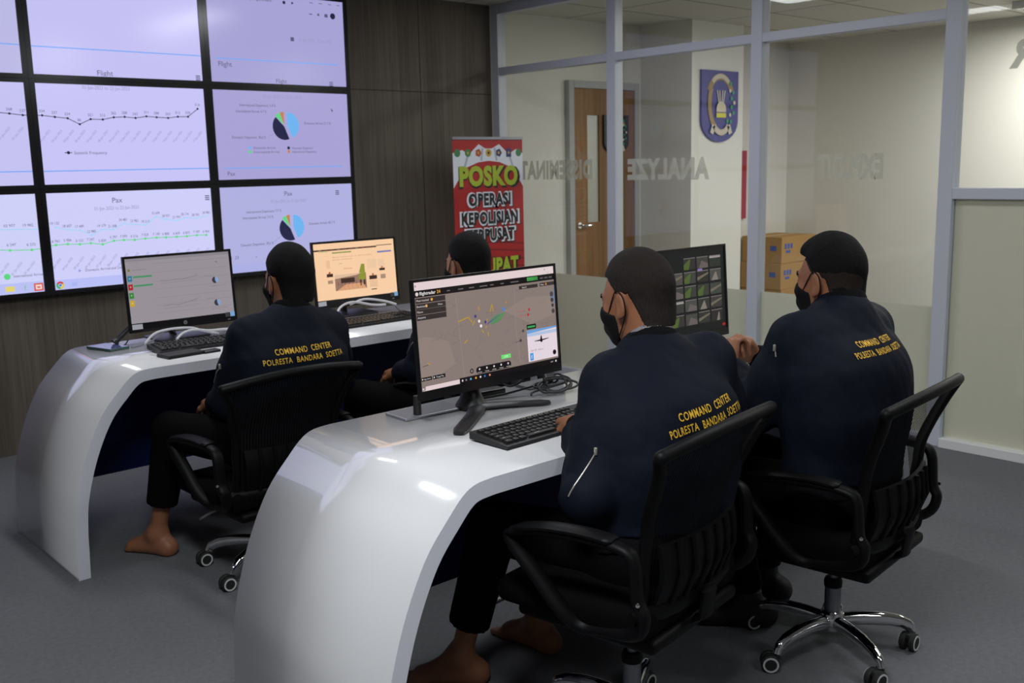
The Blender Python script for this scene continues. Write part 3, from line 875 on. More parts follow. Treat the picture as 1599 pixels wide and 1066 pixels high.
def art_report(s):                                   # left monitor of the back row
    bg = E(150, 144, 150); s.R(0, 0, 1, 1, bg); s.up()
    t1, t2 = E(112, 106, 112), E(126, 120, 126)
    s.R(.0, .955, 1, 1, E(136, 131, 138)); s.up()
    s.T('Laporan Harian', .08, .93, .018, t2); s.D(.03, .824, .022, E(120, 112, 60), 8); s.T('Statistik Bandara', .12, .816, .022, t1, width=.13)
    for v, c in ((.694, (50, 120, 150)), (.564, (165, 40, 45)), (.434, (55, 130, 60)), (.312, (196, 160, 40))):
        s.R(.010, v - .045, .052, v + .045, E(*c))
    for v in (.715, .578): s.R(.060, v - .014, .236, v + .014, E(70, 140, 100))
    s.up()
    for v in (.694, .564, .434, .312): s.T('+', .031, v - .016, .04, E(215, 215, 210))
    for v in (.90, .76, .62, .50, .36, .25, .12): s.L([(.24, v), (.97, v)], .0035, t2)
    s.L([(.31, .63), (.36, .615), (.45, .625), (.52, .62), (.60, .64), (.67, .655)], .006, t1); s.L([(.31, .58), (.45, .585), (.66, .59)], .005, t2)
    s.L([(.31, .225), (.40, .235), (.46, .22), (.55, .25), (.65, .285)], .006, t1); s.L([(.31, .18), (.48, .185), (.66, .20)], .005, t2)
    for v in (.556, .187):
        s.D(.838, v, .052, E(52, 52, 66), 14, 90, 290); s.D(.842, v, .052, E(130, 160, 205), 12, -70, 88)
        s.T('International 5 %', .775, v + .075, .016, t1, width=.09); s.T('Domestic Departure 38 %', .86, v - .10, .016, t1, width=.16)
        s.T('Pax', .66, v + .11, .018, t2)
    s.D(.867, .847, .014, t1, 8)
def art_browser(s):                                  # right monitor of the back row, warm tinted web page
    bg = E(246, 204, 164); s.R(0, 0, 1, 1, bg); s.up()
    dk, mid = E(62, 40, 34), E(176, 136, 108)
    s.R(.005, .868, .775, .895, dk); s.R(.775, .893, .975, .905, dk); s.R(.223, .815, .455, .835, E(120, 140, 62)); s.R(.78, .765, .962, .793, E(100, 116, 178))
    s.R(.06, .845, .17, .862, E(196, 196, 140))
    for i in range(9): s.R(.06 + i * .075, .874, .095 + i * .075, .888, E(140, 70, 60) if i % 3 else E(150, 130, 110))
    s.T('Berita terbaru hari ini dari bandara', .465, .737, .020, mid, width=.48); s.T('Jumlah penumpang', .34, .693, .020, mid, width=.24)
    s.T('detail', .31, .618, .022, E(130, 150, 110)); s.T('Pelayanan', .40, .52, .030, E(206, 120, 90), width=.10)
    s.R(.228, .145, .615, .430, E(150, 116, 98)); s.R(.14, .56, .185, .70, E(232, 190, 152)); s.R(.64, .49, .755, .66, E(236, 198, 162)); s.R(.78, .51, .86, .64, E(236, 198, 162))
    for u0, v0, u1, v1 in ((.135, .405, .210, .462), (.655, .290, .752, .360), (.790, .435, .862, .480)): s.R(u0, v0, u1, v1, dk)
    s.R(.143, .285, .203, .345, E(170, 136, 112)); s.R(.800, .285, .864, .365, E(170, 138, 116)); s.R(.672, .100, .738, .116, dk)
    s.D(.172, .478, .022, E(186, 90, 60), 8); s.D(.703, .378, .022, E(186, 90, 60), 8); s.D(.826, .50, .02, E(186, 90, 60), 8)
    for k in range(5): s.L([(.65, .262 - k * .025), (.755, .262 - k * .025)], .006, mid)
    s.up()
    s.P([(.228, .43), (.228, .36), (.50, .40), (.56, .43)], E(222, 186, 156))                     # the news photo
    s.R(.30, .275, .47, .36, dk); s.P([(.24, .145), (.36, .25), (.56, .25), (.61, .145)], E(214, 160, 120))
    s.P([(.515, .31), (.535, .46), (.565, .59), (.605, .585), (.605, .30)], E(140, 146, 52)); s.R(.535, .20, .555, .31, dk); s.R(.58, .215, .60, .31, dk)
    for i in range(7): s.R(.26 + i * .045, .24, .268 + i * .045, .30, E(100, 88, 120) if i % 2 else E(160, 70, 60))
    for i in range(5): s.L([(.33 + i * .05, .24), (.34 + i * .055, .16)], .010, E(220, 116, 60))
def art_radar(s):                                    # flight map
    bg = E(134, 120, 114); s.R(0, 0, 1, 1, bg); s.up()
    r2 = random.Random(3)
    land = E(142, 128, 120); river = E(124, 116, 122); road = E(122, 108, 102)
    s.P([(.0, .12), (.10, .10), (.24, .20), (.20, .42), (.05, .5), (0, .48)], land); s.P([(.6, .62), (.78, .72), (.96, .70), (.98, .5), (.8, .45)], land)
    for k in range(34):
        u, v = r2.uniform(.03, .95), r2.uniform(.1, .82); P = [(u, v)]
        for j in range(4): u += r2.uniform(-.05, .05); v += r2.uniform(-.06, .06); P.append((min(.99, max(.01, u)), min(.86, max(.05, v))))
        s.L(P, .004, road if k % 3 else river)
    s.L([(.29, .05), (.285, .3), (.27, .84)], .006, E(146, 132, 126)); s.L([(.70, .08), (.68, .45), (.69, .84)], .006, E(146, 132, 126))
    s.P([(.955, .70), (.985, .72), (1, .80), (1, .60)], E(110, 124, 148))
    s.up()
    s.R(0, .925, 1, 1, E(224, 206, 208)); s.R(0, .862, 1, .925, E(24, 20, 22))                     # browser bar and site header
    s.R(.0, 0, .256, .040, E(224, 204, 206)); s.R(.256, 0, 1, .042, E(22, 18, 20)); s.R(0, 0, .030, .040, E(14, 12, 14)); s.R(.256, .042, 1, .05, E(30, 26, 28))
    s.R(.790, .878, .873, .915, E(88, 206, 98)); s.D(.014, .965, .010, E(60, 54, 58), 8); s.D(.93, .975, .010, E(90, 80, 84), 8); s.D(.955, .94, .008, E(60, 54, 58), 8)
    for v0 in (.806, .752, .702, .650): s.R(.008, v0, .201, v0 + .048, E(54, 47, 46))
    s.R(.724, .806, .869, .840, E(54, 47, 46)); s.R(.885, .808, 1.0, .843, E(54, 47, 46))
    s.D(.975, .716, .026, E(74, 66, 66), 12); s.D(.976, .655, .022, E(60, 54, 54), 12); s.D(.978, .60, .018, E(60, 54, 54), 12); s.D(.980, .54, .024, E(74, 66, 66), 12)
    s.P([(.505, .50), (.50, .56), (.55, .60), (.61, .60), (.57, .53)], E(92, 136, 92)); s.L([(.464, .51), (.568, .59)], .014, E(88, 92, 140))
    s.D(.599, .637, .022, E(86, 130, 190), 10)
    Y = E(176, 142, 54)
    for a, b in (((.275, .585), (.345, .612)), ((.345, .612), (.37, .56)), ((.426, .66), (.42, .70)), ((.50, .63), (.517, .70)), ((.517, .70), (.525, .63)), ((.434, .47), (.446, .44)), ((.464, .48), (.478, .57)), ((.475, .44), (.48, .40)), ((.617, .69), (.625, .71)), ((.306, .37), (.33, .40)), ((.054, .25), (.07, .24)), ((.37, .53), (.39, .57))):
        s.L([a, b], .013, Y)
    for u, v, c in ((.395, .611, (70, 60, 120)), (.464, .540, (60, 56, 130)), (.419, .559, (226, 216, 216)), (.430, .510, (236, 228, 228)), (.791, .594, (180, 52, 56)), (.781, .543, (180, 52, 56)), (.735, .390, (80, 70, 74)), (.712, .298, (66, 58, 60))):
        s.D(u, v, .016, E(*c), 8)
    s.T('Laut Jawa', .735, .580, .020, E(168, 86, 84)); s.T('Tangerang', .735, .537, .020, E(168, 86, 84)); s.L([(.67, .288), (.71, .298)], .006, E(86, 76, 76)); s.L([(.02, .225), (.06, .235)], .006, E(86, 76, 76))
    s.D(.343, .095, .024, E(40, 36, 36), 12); s.R(.392, .056, .610, .122, E(26, 22, 24)); s.D(.392, .089, .033, E(26, 22, 24), 12, 90, 270); s.D(.610, .089, .033, E(26, 22, 24), 12, -90, 90)
    s.R(.560, .150, .630, .190, E(104, 222, 112)); s.R(.007, .092, .075, .126, E(20, 17, 19)); s.R(.082, .092, .163, .126, E(20, 17, 19))
    s.R(.763, .066, .996, .385, E(226, 212, 220)); s.R(.764, .395, .836, .442, E(26, 24, 24))
    s.up()
    s.R(.770, .408, .828, .428, E(60, 160, 84)); s.P([(.763, .385), (.763, .35), (.996, .37), (.996, .385)], E(110, 158, 214)); s.R(.763, .32, .996, .352, E(176, 192, 222)); s.D(.343, .095, .014, bg, 12)
    W = E(214, 206, 206)
    s.T('flightradar', .088, .880, .030, W, width=.105, bold=.03); s.T('24', .160, .880, .030, E(216, 150, 60), bold=.03); s.D(.020, .892, .018, W, 12)
    for i, w_ in enumerate((.035, .06, .06, .09, .04, .04, .10)): s.R(.215 + i * .075, .884, .215 + i * .075 + w_ * .6, .894, E(110, 102, 102))
    for i in range(3): s.R(.89 + i * .035, .884, .915 + i * .035, .898, E(96, 90, 92))
    for t_, v in (('Most tracked', .822), ('Bookmarks', .768), ('Filters', .718), ('Airports', .666)): s.T(t_, .014, v, .020, W, al='l')
    s.D(.112, .830, .014, E(220, 160, 70), 8); s.D(.075, .777, .014, E(220, 160, 70), 8); s.T('More', .165, .768, .018, W)
    s.T('Search', .765, .814, .018, W); s.T('View', .905, .817, .018, W); s.D(.935, .825, .012, E(206, 130, 60), 8)
    for k in range(5): s.T('settings', .398 + k * .052, .064, .012, W, width=.03); s.D(.398 + k * .052, .098, .011, W, 8)
    s.T('LIVE', .595, .160, .022, E(230, 245, 230)); s.T('App Store', .045, .102, .016, W, width=.045); s.T('Google Play', .128, .102, .016, W, width=.05); s.D(.014, .109, .008, W, 8); s.D(.090, .109, .008, W, 8)
    for u, c in ((.275, (200, 200, 200)), (.30, (120, 120, 120)), (.332, (80, 180, 220)), (.368, (230, 170, 60)), (.400, (220, 220, 220)), (.431, (60, 120, 200)), (.467, (226, 150, 110))): s.D(u, .022, .011, E(*c), 8)
    s.D(.014, .020, .010, W, 8); s.D(.977, .021, .011, W, 8); s.T('12:07', .945, .014, .014, W)
    s.T('GIA 402  Jakarta', .832, .166, .016, E(120, 110, 116), width=.10); s.R(.776, .076, .802, .150, E(70, 150, 220)); s.D(.970, .115, .026, E(24, 22, 24), 12)
    s.P([(.818, .268), (.862, .272), (.868, .312), (.874, .312), (.879, .272), (.930, .276), (.930, .270), (.880, .258), (.877, .243), (.866, .243), (.862, .257), (.818, .262)], E(22, 18, 20))
    s.up(); s.T('f', .789, .092, .04, E(235, 240, 245))
def art_cctv(s):                                     # grid of camera views
    s.R(0, 0, 1, 1, E(20, 22, 22)); s.up()
    r2 = random.Random(11)
    cols, rows = 7, 5
    for r in range(rows):
        for c in range(cols):
            if r < 2 and c in (2, 3) and not (r == 1 and c == 3): continue
            u0 = .03 + c * .135; v0 = .105 + (rows - 1 - r) * .165
            g = r2.uniform(42, 74)
            base = r2.choice([(1, 1, .96), (1.0, .95, .88), (.95, 1, .9), (1, .92, .9)])
            s.R(u0, v0, u0 + .118, v0 + .138, E(*[int(g * k) for k in base]))
    s.up()
    for r in range(rows):
        for c in range(cols):
            if r < 2 and c in (2, 3) and not (r == 1 and c == 3): continue
            u0 = .03 + c * .135; v0 = .105 + (rows - 1 - r) * .165
            k = r2.randrange(5)
            a = r2.uniform(.01, .06)
            if k == 0: s.P([(u0 + a, v0), (u0 + .05 + a * .5, v0 + .10), (u0 + .06 + a * .5, v0 + .10), (u0 + .09, v0)], E(120, 116, 108))
            if k == 1: s.P([(u0, v0), (u0, v0 + .06), (u0 + .06, v0 + .12), (u0 + .07, v0 + .11), (u0 + .05, v0)], E(74, 92, 42))
            if k == 2: s.R(u0, v0 + .105, u0 + .118, v0 + .138, E(150, 142, 140))
            if k == 3: s.P([(u0 + .02, v0), (u0 + .05, v0 + .09), (u0 + .118, v0 + .05), (u0 + .118, v0)], E(96, 88, 86))
            if k == 4: s.P([(u0, v0 + .02), (u0 + .118, v0 + .09), (u0 + .118, v0 + .11), (u0, v0 + .06)], E(104, 98, 84))
            s.R(u0, v0 + .128, u0 + .118, v0 + .138, E(110, 104, 104) if r2.random() < .6 else E(46, 46, 46))
    s.up()
    s.R(.71, .735, .76, .76, E(130, 110, 170)); s.R(.955, .03, .985, .06, E(150, 34, 34))
    for i in range(6): s.R(.03 + i * .03, .955, .05 + i * .03, .965, E(70, 72, 74))

def monitor(name, loc, rz, tilt, w, h, bez, chin, z0, art, label, stand):
    t = empty(name, loc, rz, label, 'monitor', 'desktop monitors')
    bz = screen_frame(w, h, bez, chin, t)
    bz.location = (0, 0, z0); bz.rotation_euler = (-tilt, 0, 0)
    sw, sh = w - 2 * bez, h - bez - chin
    s = Scr(sw, sh); art(s)
    d = s.build('display', bz); d.location = (-sw / 2, 0.0028, chin)
    return t, bz
def small_stand(t, z0, h, yb=.10):
    bm = NB()
    box(bm, (0, yb, .006), (.24, .19, .012), None, .006)
    tube(bm, cr([(0, yb + .05, .01), (0, yb + .045, .12), (0, .045, z0 + h * .42)], 5), .024, 10, sx=.5, sy=1.1)
    box(bm, (0, .038, z0 + h * .45), (.10, .03, .10), None, .006)
    obj('stand', bm, M['black_plastic'], t, smooth=40)
def logo(bz, w, chin):
    f = Flat(.0002); f.disc(0, chin / 2, .009, M['grey_metal'], 16); f.up(); f.text('hp', 0, chin / 2 - .0035, .0085, M['black_gloss'], sx=.9)
    o = f.build('logo_badge', bz); o.location = (0, -.0018, 0)
def stickers(bz, w, chin):
    f = Flat(.0002); f.rect(-w / 2 + .012, chin * .25 + .004, -w / 2 + .058, chin * .25 + .026, M['label_white'])
    o = f.build('white_sticker', bz); o.location = (0, -.0018, 0); o['label'] = 'white inventory sticker'
    f = Flat(.0002); f.rect(w / 2 - .034, chin * .55, w / 2 - .012, chin * .55 + .022, E(120, 160, 200)); f.rect(w / 2 - .058, chin * .55, w / 2 - .038, chin * .55 + .02, mat('badge_grey', lin(70, 72, 78), .4))
    o = f.build('blue_sticker', bz); o.location = (0, -.0018, 0); o['label'] = 'small blue spec sticker'
def hp_monitor(x, y, rz, art, label):
    t, bz = monitor('desktop_monitor', (x, y, ZT), rz, .07, .505, .332, .011, .040, .058, art, label, None)
    small_stand(t, .058, .332); logo(bz, .505, .040); stickers(bz, .505, .040)
    bm = NB(); box(bm, (.21, -.0025, .010), (.012, .003, .004)); obj('power_button', bm, M['grey_metal'], bz)
    return t
hp_monitor(1.892, 4.30, 0.0, art_report, 'left back-row monitor showing a grey statistics page with coloured menu squares')
hp_monitor(2.822, 4.30, 0.0, art_browser, 'back-row monitor showing an orange-tinted news web page')
def wide_monitor(x, y, rz, art, label):
    t, bz = monitor('desktop_monitor', (x, y, ZT), rz, .065, .592, .350, .008, .028, .075, art, label, None)
    bm = NB()
    tube(bm, cr([(-.035, .075, .008), (-.03, .075, .10), (-.01, .072, .22)], 5), .026, 10, sx=.42, sy=1.2)
    box(bm, (0, .068, .25), (.10, .035, .10), None, .006)
    obj('stand_neck', bm, M['black_plastic'], t, smooth=40)
    bm = NB()
    for pts in ([(-.045, .035, .010), (-.115, -.025, .010), (-.285, -.150, .008)], [(-.045, .035, .010), (.03, -.005, .010), (.150, -.085, .008)]):
        tube(bm, cr(pts, 4), [.021] * 4 + [.0185] * 4 + [.0125], 10, sx=.42, sy=1.3, up=(0, 0, 1))
    lathe(bm, [(0, .0), (.048, 0), (.050, .012), (.038, .03), (.026, .06), (0, .06)], (-.04, .07, 0), 20)
    obj('stand_foot', bm, M['black_plastic'], t, smooth=40)
    return t
m3 = wide_monitor(1.972, 2.275, 0.035, art_radar, 'big monitor in the front row showing a brown flight map')
m4 = wide_monitor(2.905, 2.30, 0.0, art_cctv, 'front-row monitor showing a dark grid of camera views')

# ================================================================ keyboards and small things on the desks
def make_keyboard():
    t = empty('keyboard', (0, 0, 0))
    w, d = .445, .150
    bm = NB()
    extrude_poly(bm, [(-w / 2, -d / 2, .002), (-w / 2, -d / 2, .011), (-w / 2, -d / 2 + .03, .015), (-w / 2, d / 2, .026), (-w / 2, d / 2, .006)], (w, 0, 0))
    obj('body', bm, M['black_plastic'], t)
    rows = [(.052, [1] * 13), (.028, [1] * 13), (.008, [1.5] + [1] * 12), (-.012, [1.8] + [1] * 11 + [1.7]), (-.032, [2.2] + [1] * 10 + [1.3]), (-.052, [1.3, 1, 1.2, 5.4, 1.2, 1, 1.3, 1])]
    keys = []
    def zt(y): return .0145 + (y + d / 2 - .03) / (d - .03) * .011
    for y, ws in rows:
        x = -w / 2 + .012; u = .0215
        tot = sum(ws); k0 = .30 / (tot * u)
        for a in ws:
            keys.append((x + a * u * k0 / 2, y, a * u * k0 - .003)); x += a * u * k0
    for r, (y, _) in enumerate(rows):
        for c in range(3):
            if r in (3,): continue
            if r == 4 and c != 1: continue
            keys.append((-w / 2 + .327 + c * .0175, y, .0150))
        for c in range(4):
            if r == 0: continue
            keys.append((-w / 2 + .384 + c * .0150, y, .0125))
    keys = keys[:100]
    base = None
    for x, y, kw in keys:
        bm = NB(); z = zt(y)
        box(bm, (0, 0, 0), (kw, .0165, .007))
        for v in bm.verts:
            if v.co.z > 0: v.co.x *= .86; v.co.y *= .84
        for f in bm.faces: f.material_index = 0
        vs = [bm.verts.new((kw * a, b, .0037)) for a, b in ((-.22, .0005), (-.05, .0005), (-.05, .0045), (-.22, .0045))]
        bm.faces.new(vs).material_index = 1
        o = obj('key', bm, [M['key'], M['key_mark']], t)
        o.location = (x, y, z + .003); o.rotation_euler = (.09, 0, 0)
    return t
kb = make_keyboard()
kb.location = (1.905, 1.985, ZT); kb.rotation_euler = (0, 0, .03)
tag(kb, 'black keyboard in front of the flight-map monitor on the near desk', 'keyboard', 'keyboards')
bm = NB(); box(bm, (.02, .063, .0262), (.125, .011, .0012))
o = obj('lime_strip', bm, M['yellow_green'], kb)
for (x, y, rz, lb) in ((1.87, 4.075, -.05, 'black keyboard on the far desk under the grey statistics monitor'),
                       (2.76, 4.055, .03, 'black keyboard on the far desk under the orange web page monitor')):
    k = copy_tree(kb); k.location = (x, y, ZT); k.rotation_euler = (0, 0, rz); k['label'] = lb
    for ch in list(k.children):
        if ch.name.startswith('lime'): bpy.data.objects.remove(ch)
k = copy_tree(kb); k.location = (2.93, 2.07, ZT); k.rotation_euler = (0, 0, .02); k['label'] = 'black keyboard in front of the camera-grid monitor on the near desk'
for ch in list(k.children):
    if ch.name.startswith('lime'): bpy.data.objects.remove(ch)

def slab(name, c, s, rz, mats, label, cat, bev=.003, top=None):
    bm = NB(); box(bm, (0, 0, s[2] / 2), s, None, bev)
    o = obj(name, bm, mats); o.location = c; o.rotation_euler = (0, 0, rz)
    tag(o, label, cat)
    if top is not None:
        bm = NB(); box(bm, (0, 0, s[2] + .0003), (s[0] * .95, s[1] * .95, .0006)); obj('glass_face', bm, top, o)
    return o
scr_off = mat('phone_glass', lin(90, 95, 140), .08, spec=.8)
slab('phone', (1.552, 4.335, ZT), (.095, .17, .011), .25, mat('phone_case', lin(52, 78, 72), .4), 'phone with a green case lying at the left end of the far desk', 'phone', top=scr_off)
slab('paper_sheet', (1.70, 4.425, ZT), (.21, .095, .0015), .06, mat('paper_blue', lin(196, 196, 214), .6), 'sheet of pale paper behind the left monitor on the far desk', 'paper', bev=0)
o = slab('notebook', (1.70, 3.93, ZT), (.165, .10, .014), .10, M['black_plastic'], 'small black notebook in front of the far left keyboard', 'notebook')
slab('phone', (1.815, 3.905, ZT), (.075, .045, .012), .06, M['black_gloss'], 'small black phone beside the notebook on the far desk', 'phone')
slab('paper_sheet', (1.655, 3.985, ZT), (.06, .13, .002), .2, M['label_white'], 'white slip of paper beside the far left keyboard', 'paper', bev=0)
slab('tablet', (1.795, 2.405, ZT), (.215, .115, .008), -.05, M['grey_metal'], 'flat grey metal tablet behind the flight-map monitor, at the back left', 'tablet')
slab('tablet', (2.70, 2.42, ZT), (.20, .11, .008), -.03, M['grey_metal'], 'flat grey metal tablet on the near desk left of the camera-grid monitor', 'tablet')
slab('tablet', (2.30, 2.425, ZT), (.16, .075, .010), -.03, M['steel'], 'dark grey flat box behind the right side of the flight-map monitor', 'box')
bm = NB(); box(bm, (0, 0, .011), (.115, .05, .022), None, .006)
o = obj('power_adapter', bm, M['black_plastic']); o.location = (2.075, 2.435, ZT); o.rotation_euler = (0, 0, -.12); tag(o, 'black power adapter under the flight-map monitor', 'adapter')
bm = NB(); tube(bm, [(0, 0, .0), (.0, .0, .065)], [.013, .011], 10)
o = obj('desk_clip', bm, M['black_plastic'], smooth=50); o.location = (1.745, 2.375, ZT); tag(o, 'short black post under the left corner of the flight-map monitor', 'post')

def cable(pts, r, m, label, cat='cable', group=None, name='cable', k=7, closed=False):
    bm = NB(); tube(bm, cr(pts, k, closed), r, 8, closed=closed)
    o = obj(name, bm, m, smooth=180); tag(o, label, cat, group); return o
# coiled black lead right of the flight-map monitor's neck
pts = []
for i in range(58):
    a = i / 57 * 2 * math.pi * 4.5
    ex = 1 + .25 * math.sin(i * .9)
    pts.append((2.255 + .062 * math.cos(a) * ex + .014 * math.sin(i * .37), 2.30 + .028 * math.sin(a) * ex + .012 * math.cos(i * .23), ZT + .012 + .042 * (0.5 + .5 * math.sin(a * .98 + .6)) * (.35 + .65 * (i % 9) / 8.0)))
pts = [(2.135, 2.29, ZT + .012), (2.16, 2.30, ZT + .02)] + pts + [(2.21, 2.33, ZT + .03), (2.10, 2.37, ZT + .012), (2.0, 2.40, ZT + .006)]
cable(pts, .0038, M['black_cable'], 'bundle of coiled black lead beside the neck of the flight-map monitor', 'cable', 'desk cables', 'coiled_cable', 3)
cable([(2.205, 2.31, ZT + .11), (2.207, 2.31, ZT + .06), (2.215, 2.305, ZT + .03)], .0028, M['black_cable'], 'thin black lead hanging from the flight-map monitor to the coil', group='desk cables')
cable([(2.02, 2.34, ZT + .10), (2.08, 2.34, ZT + .045), (2.15, 2.35, ZT + .05), (2.16, 2.36, ZT + .075), (2.10, 2.38, ZT + .10)], .004, M['black_cable'], 'looped black lead hanging behind the flight-map monitor', group='desk cables')
# white and grey leads on the far desk
cable([(1.665, 4.215, ZT + .02), (1.72, 4.235, ZT + .055), (1.80, 4.26, ZT + .062), (1.90, 4.27, ZT + .055), (1.97, 4.30, ZT + .03), (2.05, 4.31, ZT + .006)], .0055, M['white_cable'], 'longer white cable arching under the grey statistics monitor', group='desk cables')
cable([(1.795, 4.185, ZT + .026), (1.84, 4.215, ZT + .045), (1.90, 4.235, ZT + .05), (1.98, 4.25, ZT + .035), (2.06, 4.26, ZT + .03), (2.16, 4.33, ZT + .006)], .0055, M['white_cable'], 'shorter white cable beside the keyboard of the grey statistics monitor', group='desk cables')
cable([(1.62, 4.25, ZT + .006), (1.70, 4.27, ZT + .012), (1.78, 4.30, ZT + .04), (1.84, 4.36, ZT + .05), (1.90, 4.42, ZT + .006)], .004, mat('grey_cable', lin(120, 120, 124), .5), 'grey cable running behind the left end of the far keyboard', group='desk cables')
cable([(2.495, 4.10, ZT + .006), (2.56, 4.13, ZT + .03), (2.64, 4.19, ZT + .075), (2.74, 4.23, ZT + .085), (2.85, 4.22, ZT + .06), (2.92, 4.21, ZT + .055)], .0058, M['white_cable'], 'white cable arching under the orange web page monitor', group='desk cables')
cable([(2.74, 4.26, ZT + .07), (2.84, 4.28, ZT + .085), (2.93, 4.24, ZT + .07), (2.98, 4.20, ZT + .05)], .0058, M['white_cable'], 'short white cable to the right of the orange web page monitor stand', group='desk cables')
cable([(2.49, 4.16, ZT + .006), (2.52, 4.20, ZT + .03), (2.56, 4.26, ZT + .06), (2.66, 4.33, ZT + .05), (2.72, 4.38, ZT + .006)], .004, M['white_cable'], 'thin white cable at the left foot of the orange web page monitor', group='desk cables')
cable([(3.02, 4.29, ZT + .058), (3.03, 4.27, ZT + .02), (3.03, 4.23, ZT + .006), (3.0, 4.16, ZT + .004)], .0022, M['black_cable'], 'thin black lead hanging below the right corner of the orange web page monitor', group='desk cables')
# black handset leaning behind the left monitor
bm = NB(); tube(bm, cr([(-.055, 0, .016), (-.045, 0, .026), (0, 0, .062), (.035, 0, .088)], 4), [.019, .021, .021, .018, .014, .012, .012, .012, .012, .012, .013, .014, .014], 10)
o = obj('handset', bm, M['black_plastic'], smooth=60); o.location = (1.645, 4.36, ZT); tag(o, 'black handset leaning beside the left edge of the grey statistics monitor', 'handset')
cable([(1.60, 4.36, ZT + .012), (1.605, 4.335, ZT + .004), (1.63, 4.345, ZT + .006), (1.655, 4.37, ZT + .02)], .003, M['black_cable'], 'short black lead of the handset behind the phone', group='desk cables')
# cables on the carpet under the desks
cable([(1.78, 4.06, .006), (1.86, 4.10, .008), (1.95, 4.09, .008), (2.10, 4.12, .006)], .006, M['white_cable'], 'white cable on the carpet under the far desk', group='floor cables')
cable([(1.93, 2.43, .006), (2.02, 2.47, .008), (2.10, 2.50, .008), (2.3, 2.52, .006)], .006, M['white_cable'], 'white cable on the carpet under the near desk', group='floor cables')

# ================================================================ task chairs
def rib_surface(nu, nv, fn, thick=None):
    bm = NB(); g = [[bm.verts.new(fn(i / nu, j / nv)) for j in range(nv + 1)] for i in range(nu + 1)]
    for i in range(nu):
        for j in range(nv):
            bm.faces.new((g[i][j], g[i + 1][j], g[i + 1][j + 1], g[i][j + 1]))
    return bm
BW = [(.43, .200), (.55, .203), (.65, .206), (.74, .226), (.80, .250), (.850, .285)]
def half_w(z):
    for (a, wa), (b, wb) in zip(BW, BW[1:]):
        if z <= b: return wa + (wb - wa) * (max(z, a) - a) / (b - a)
    return BW[-1][1]
def back_pt(u, z):
    """u -1..1 across the back, z height"""
    w = half_w(z); x = u * w
    y = -.150 - .02 * ((z - .43) / .2) - .16 * max(0, z - .66) ** 1.15 * 2.5
    y -= .045 * (1 - u * u) * (0.6 + (z - .43))
    z2 = z + .030 * (1 - u * u) * max(0, (z - .70) / .15)
    return Vector((x, y, z2))
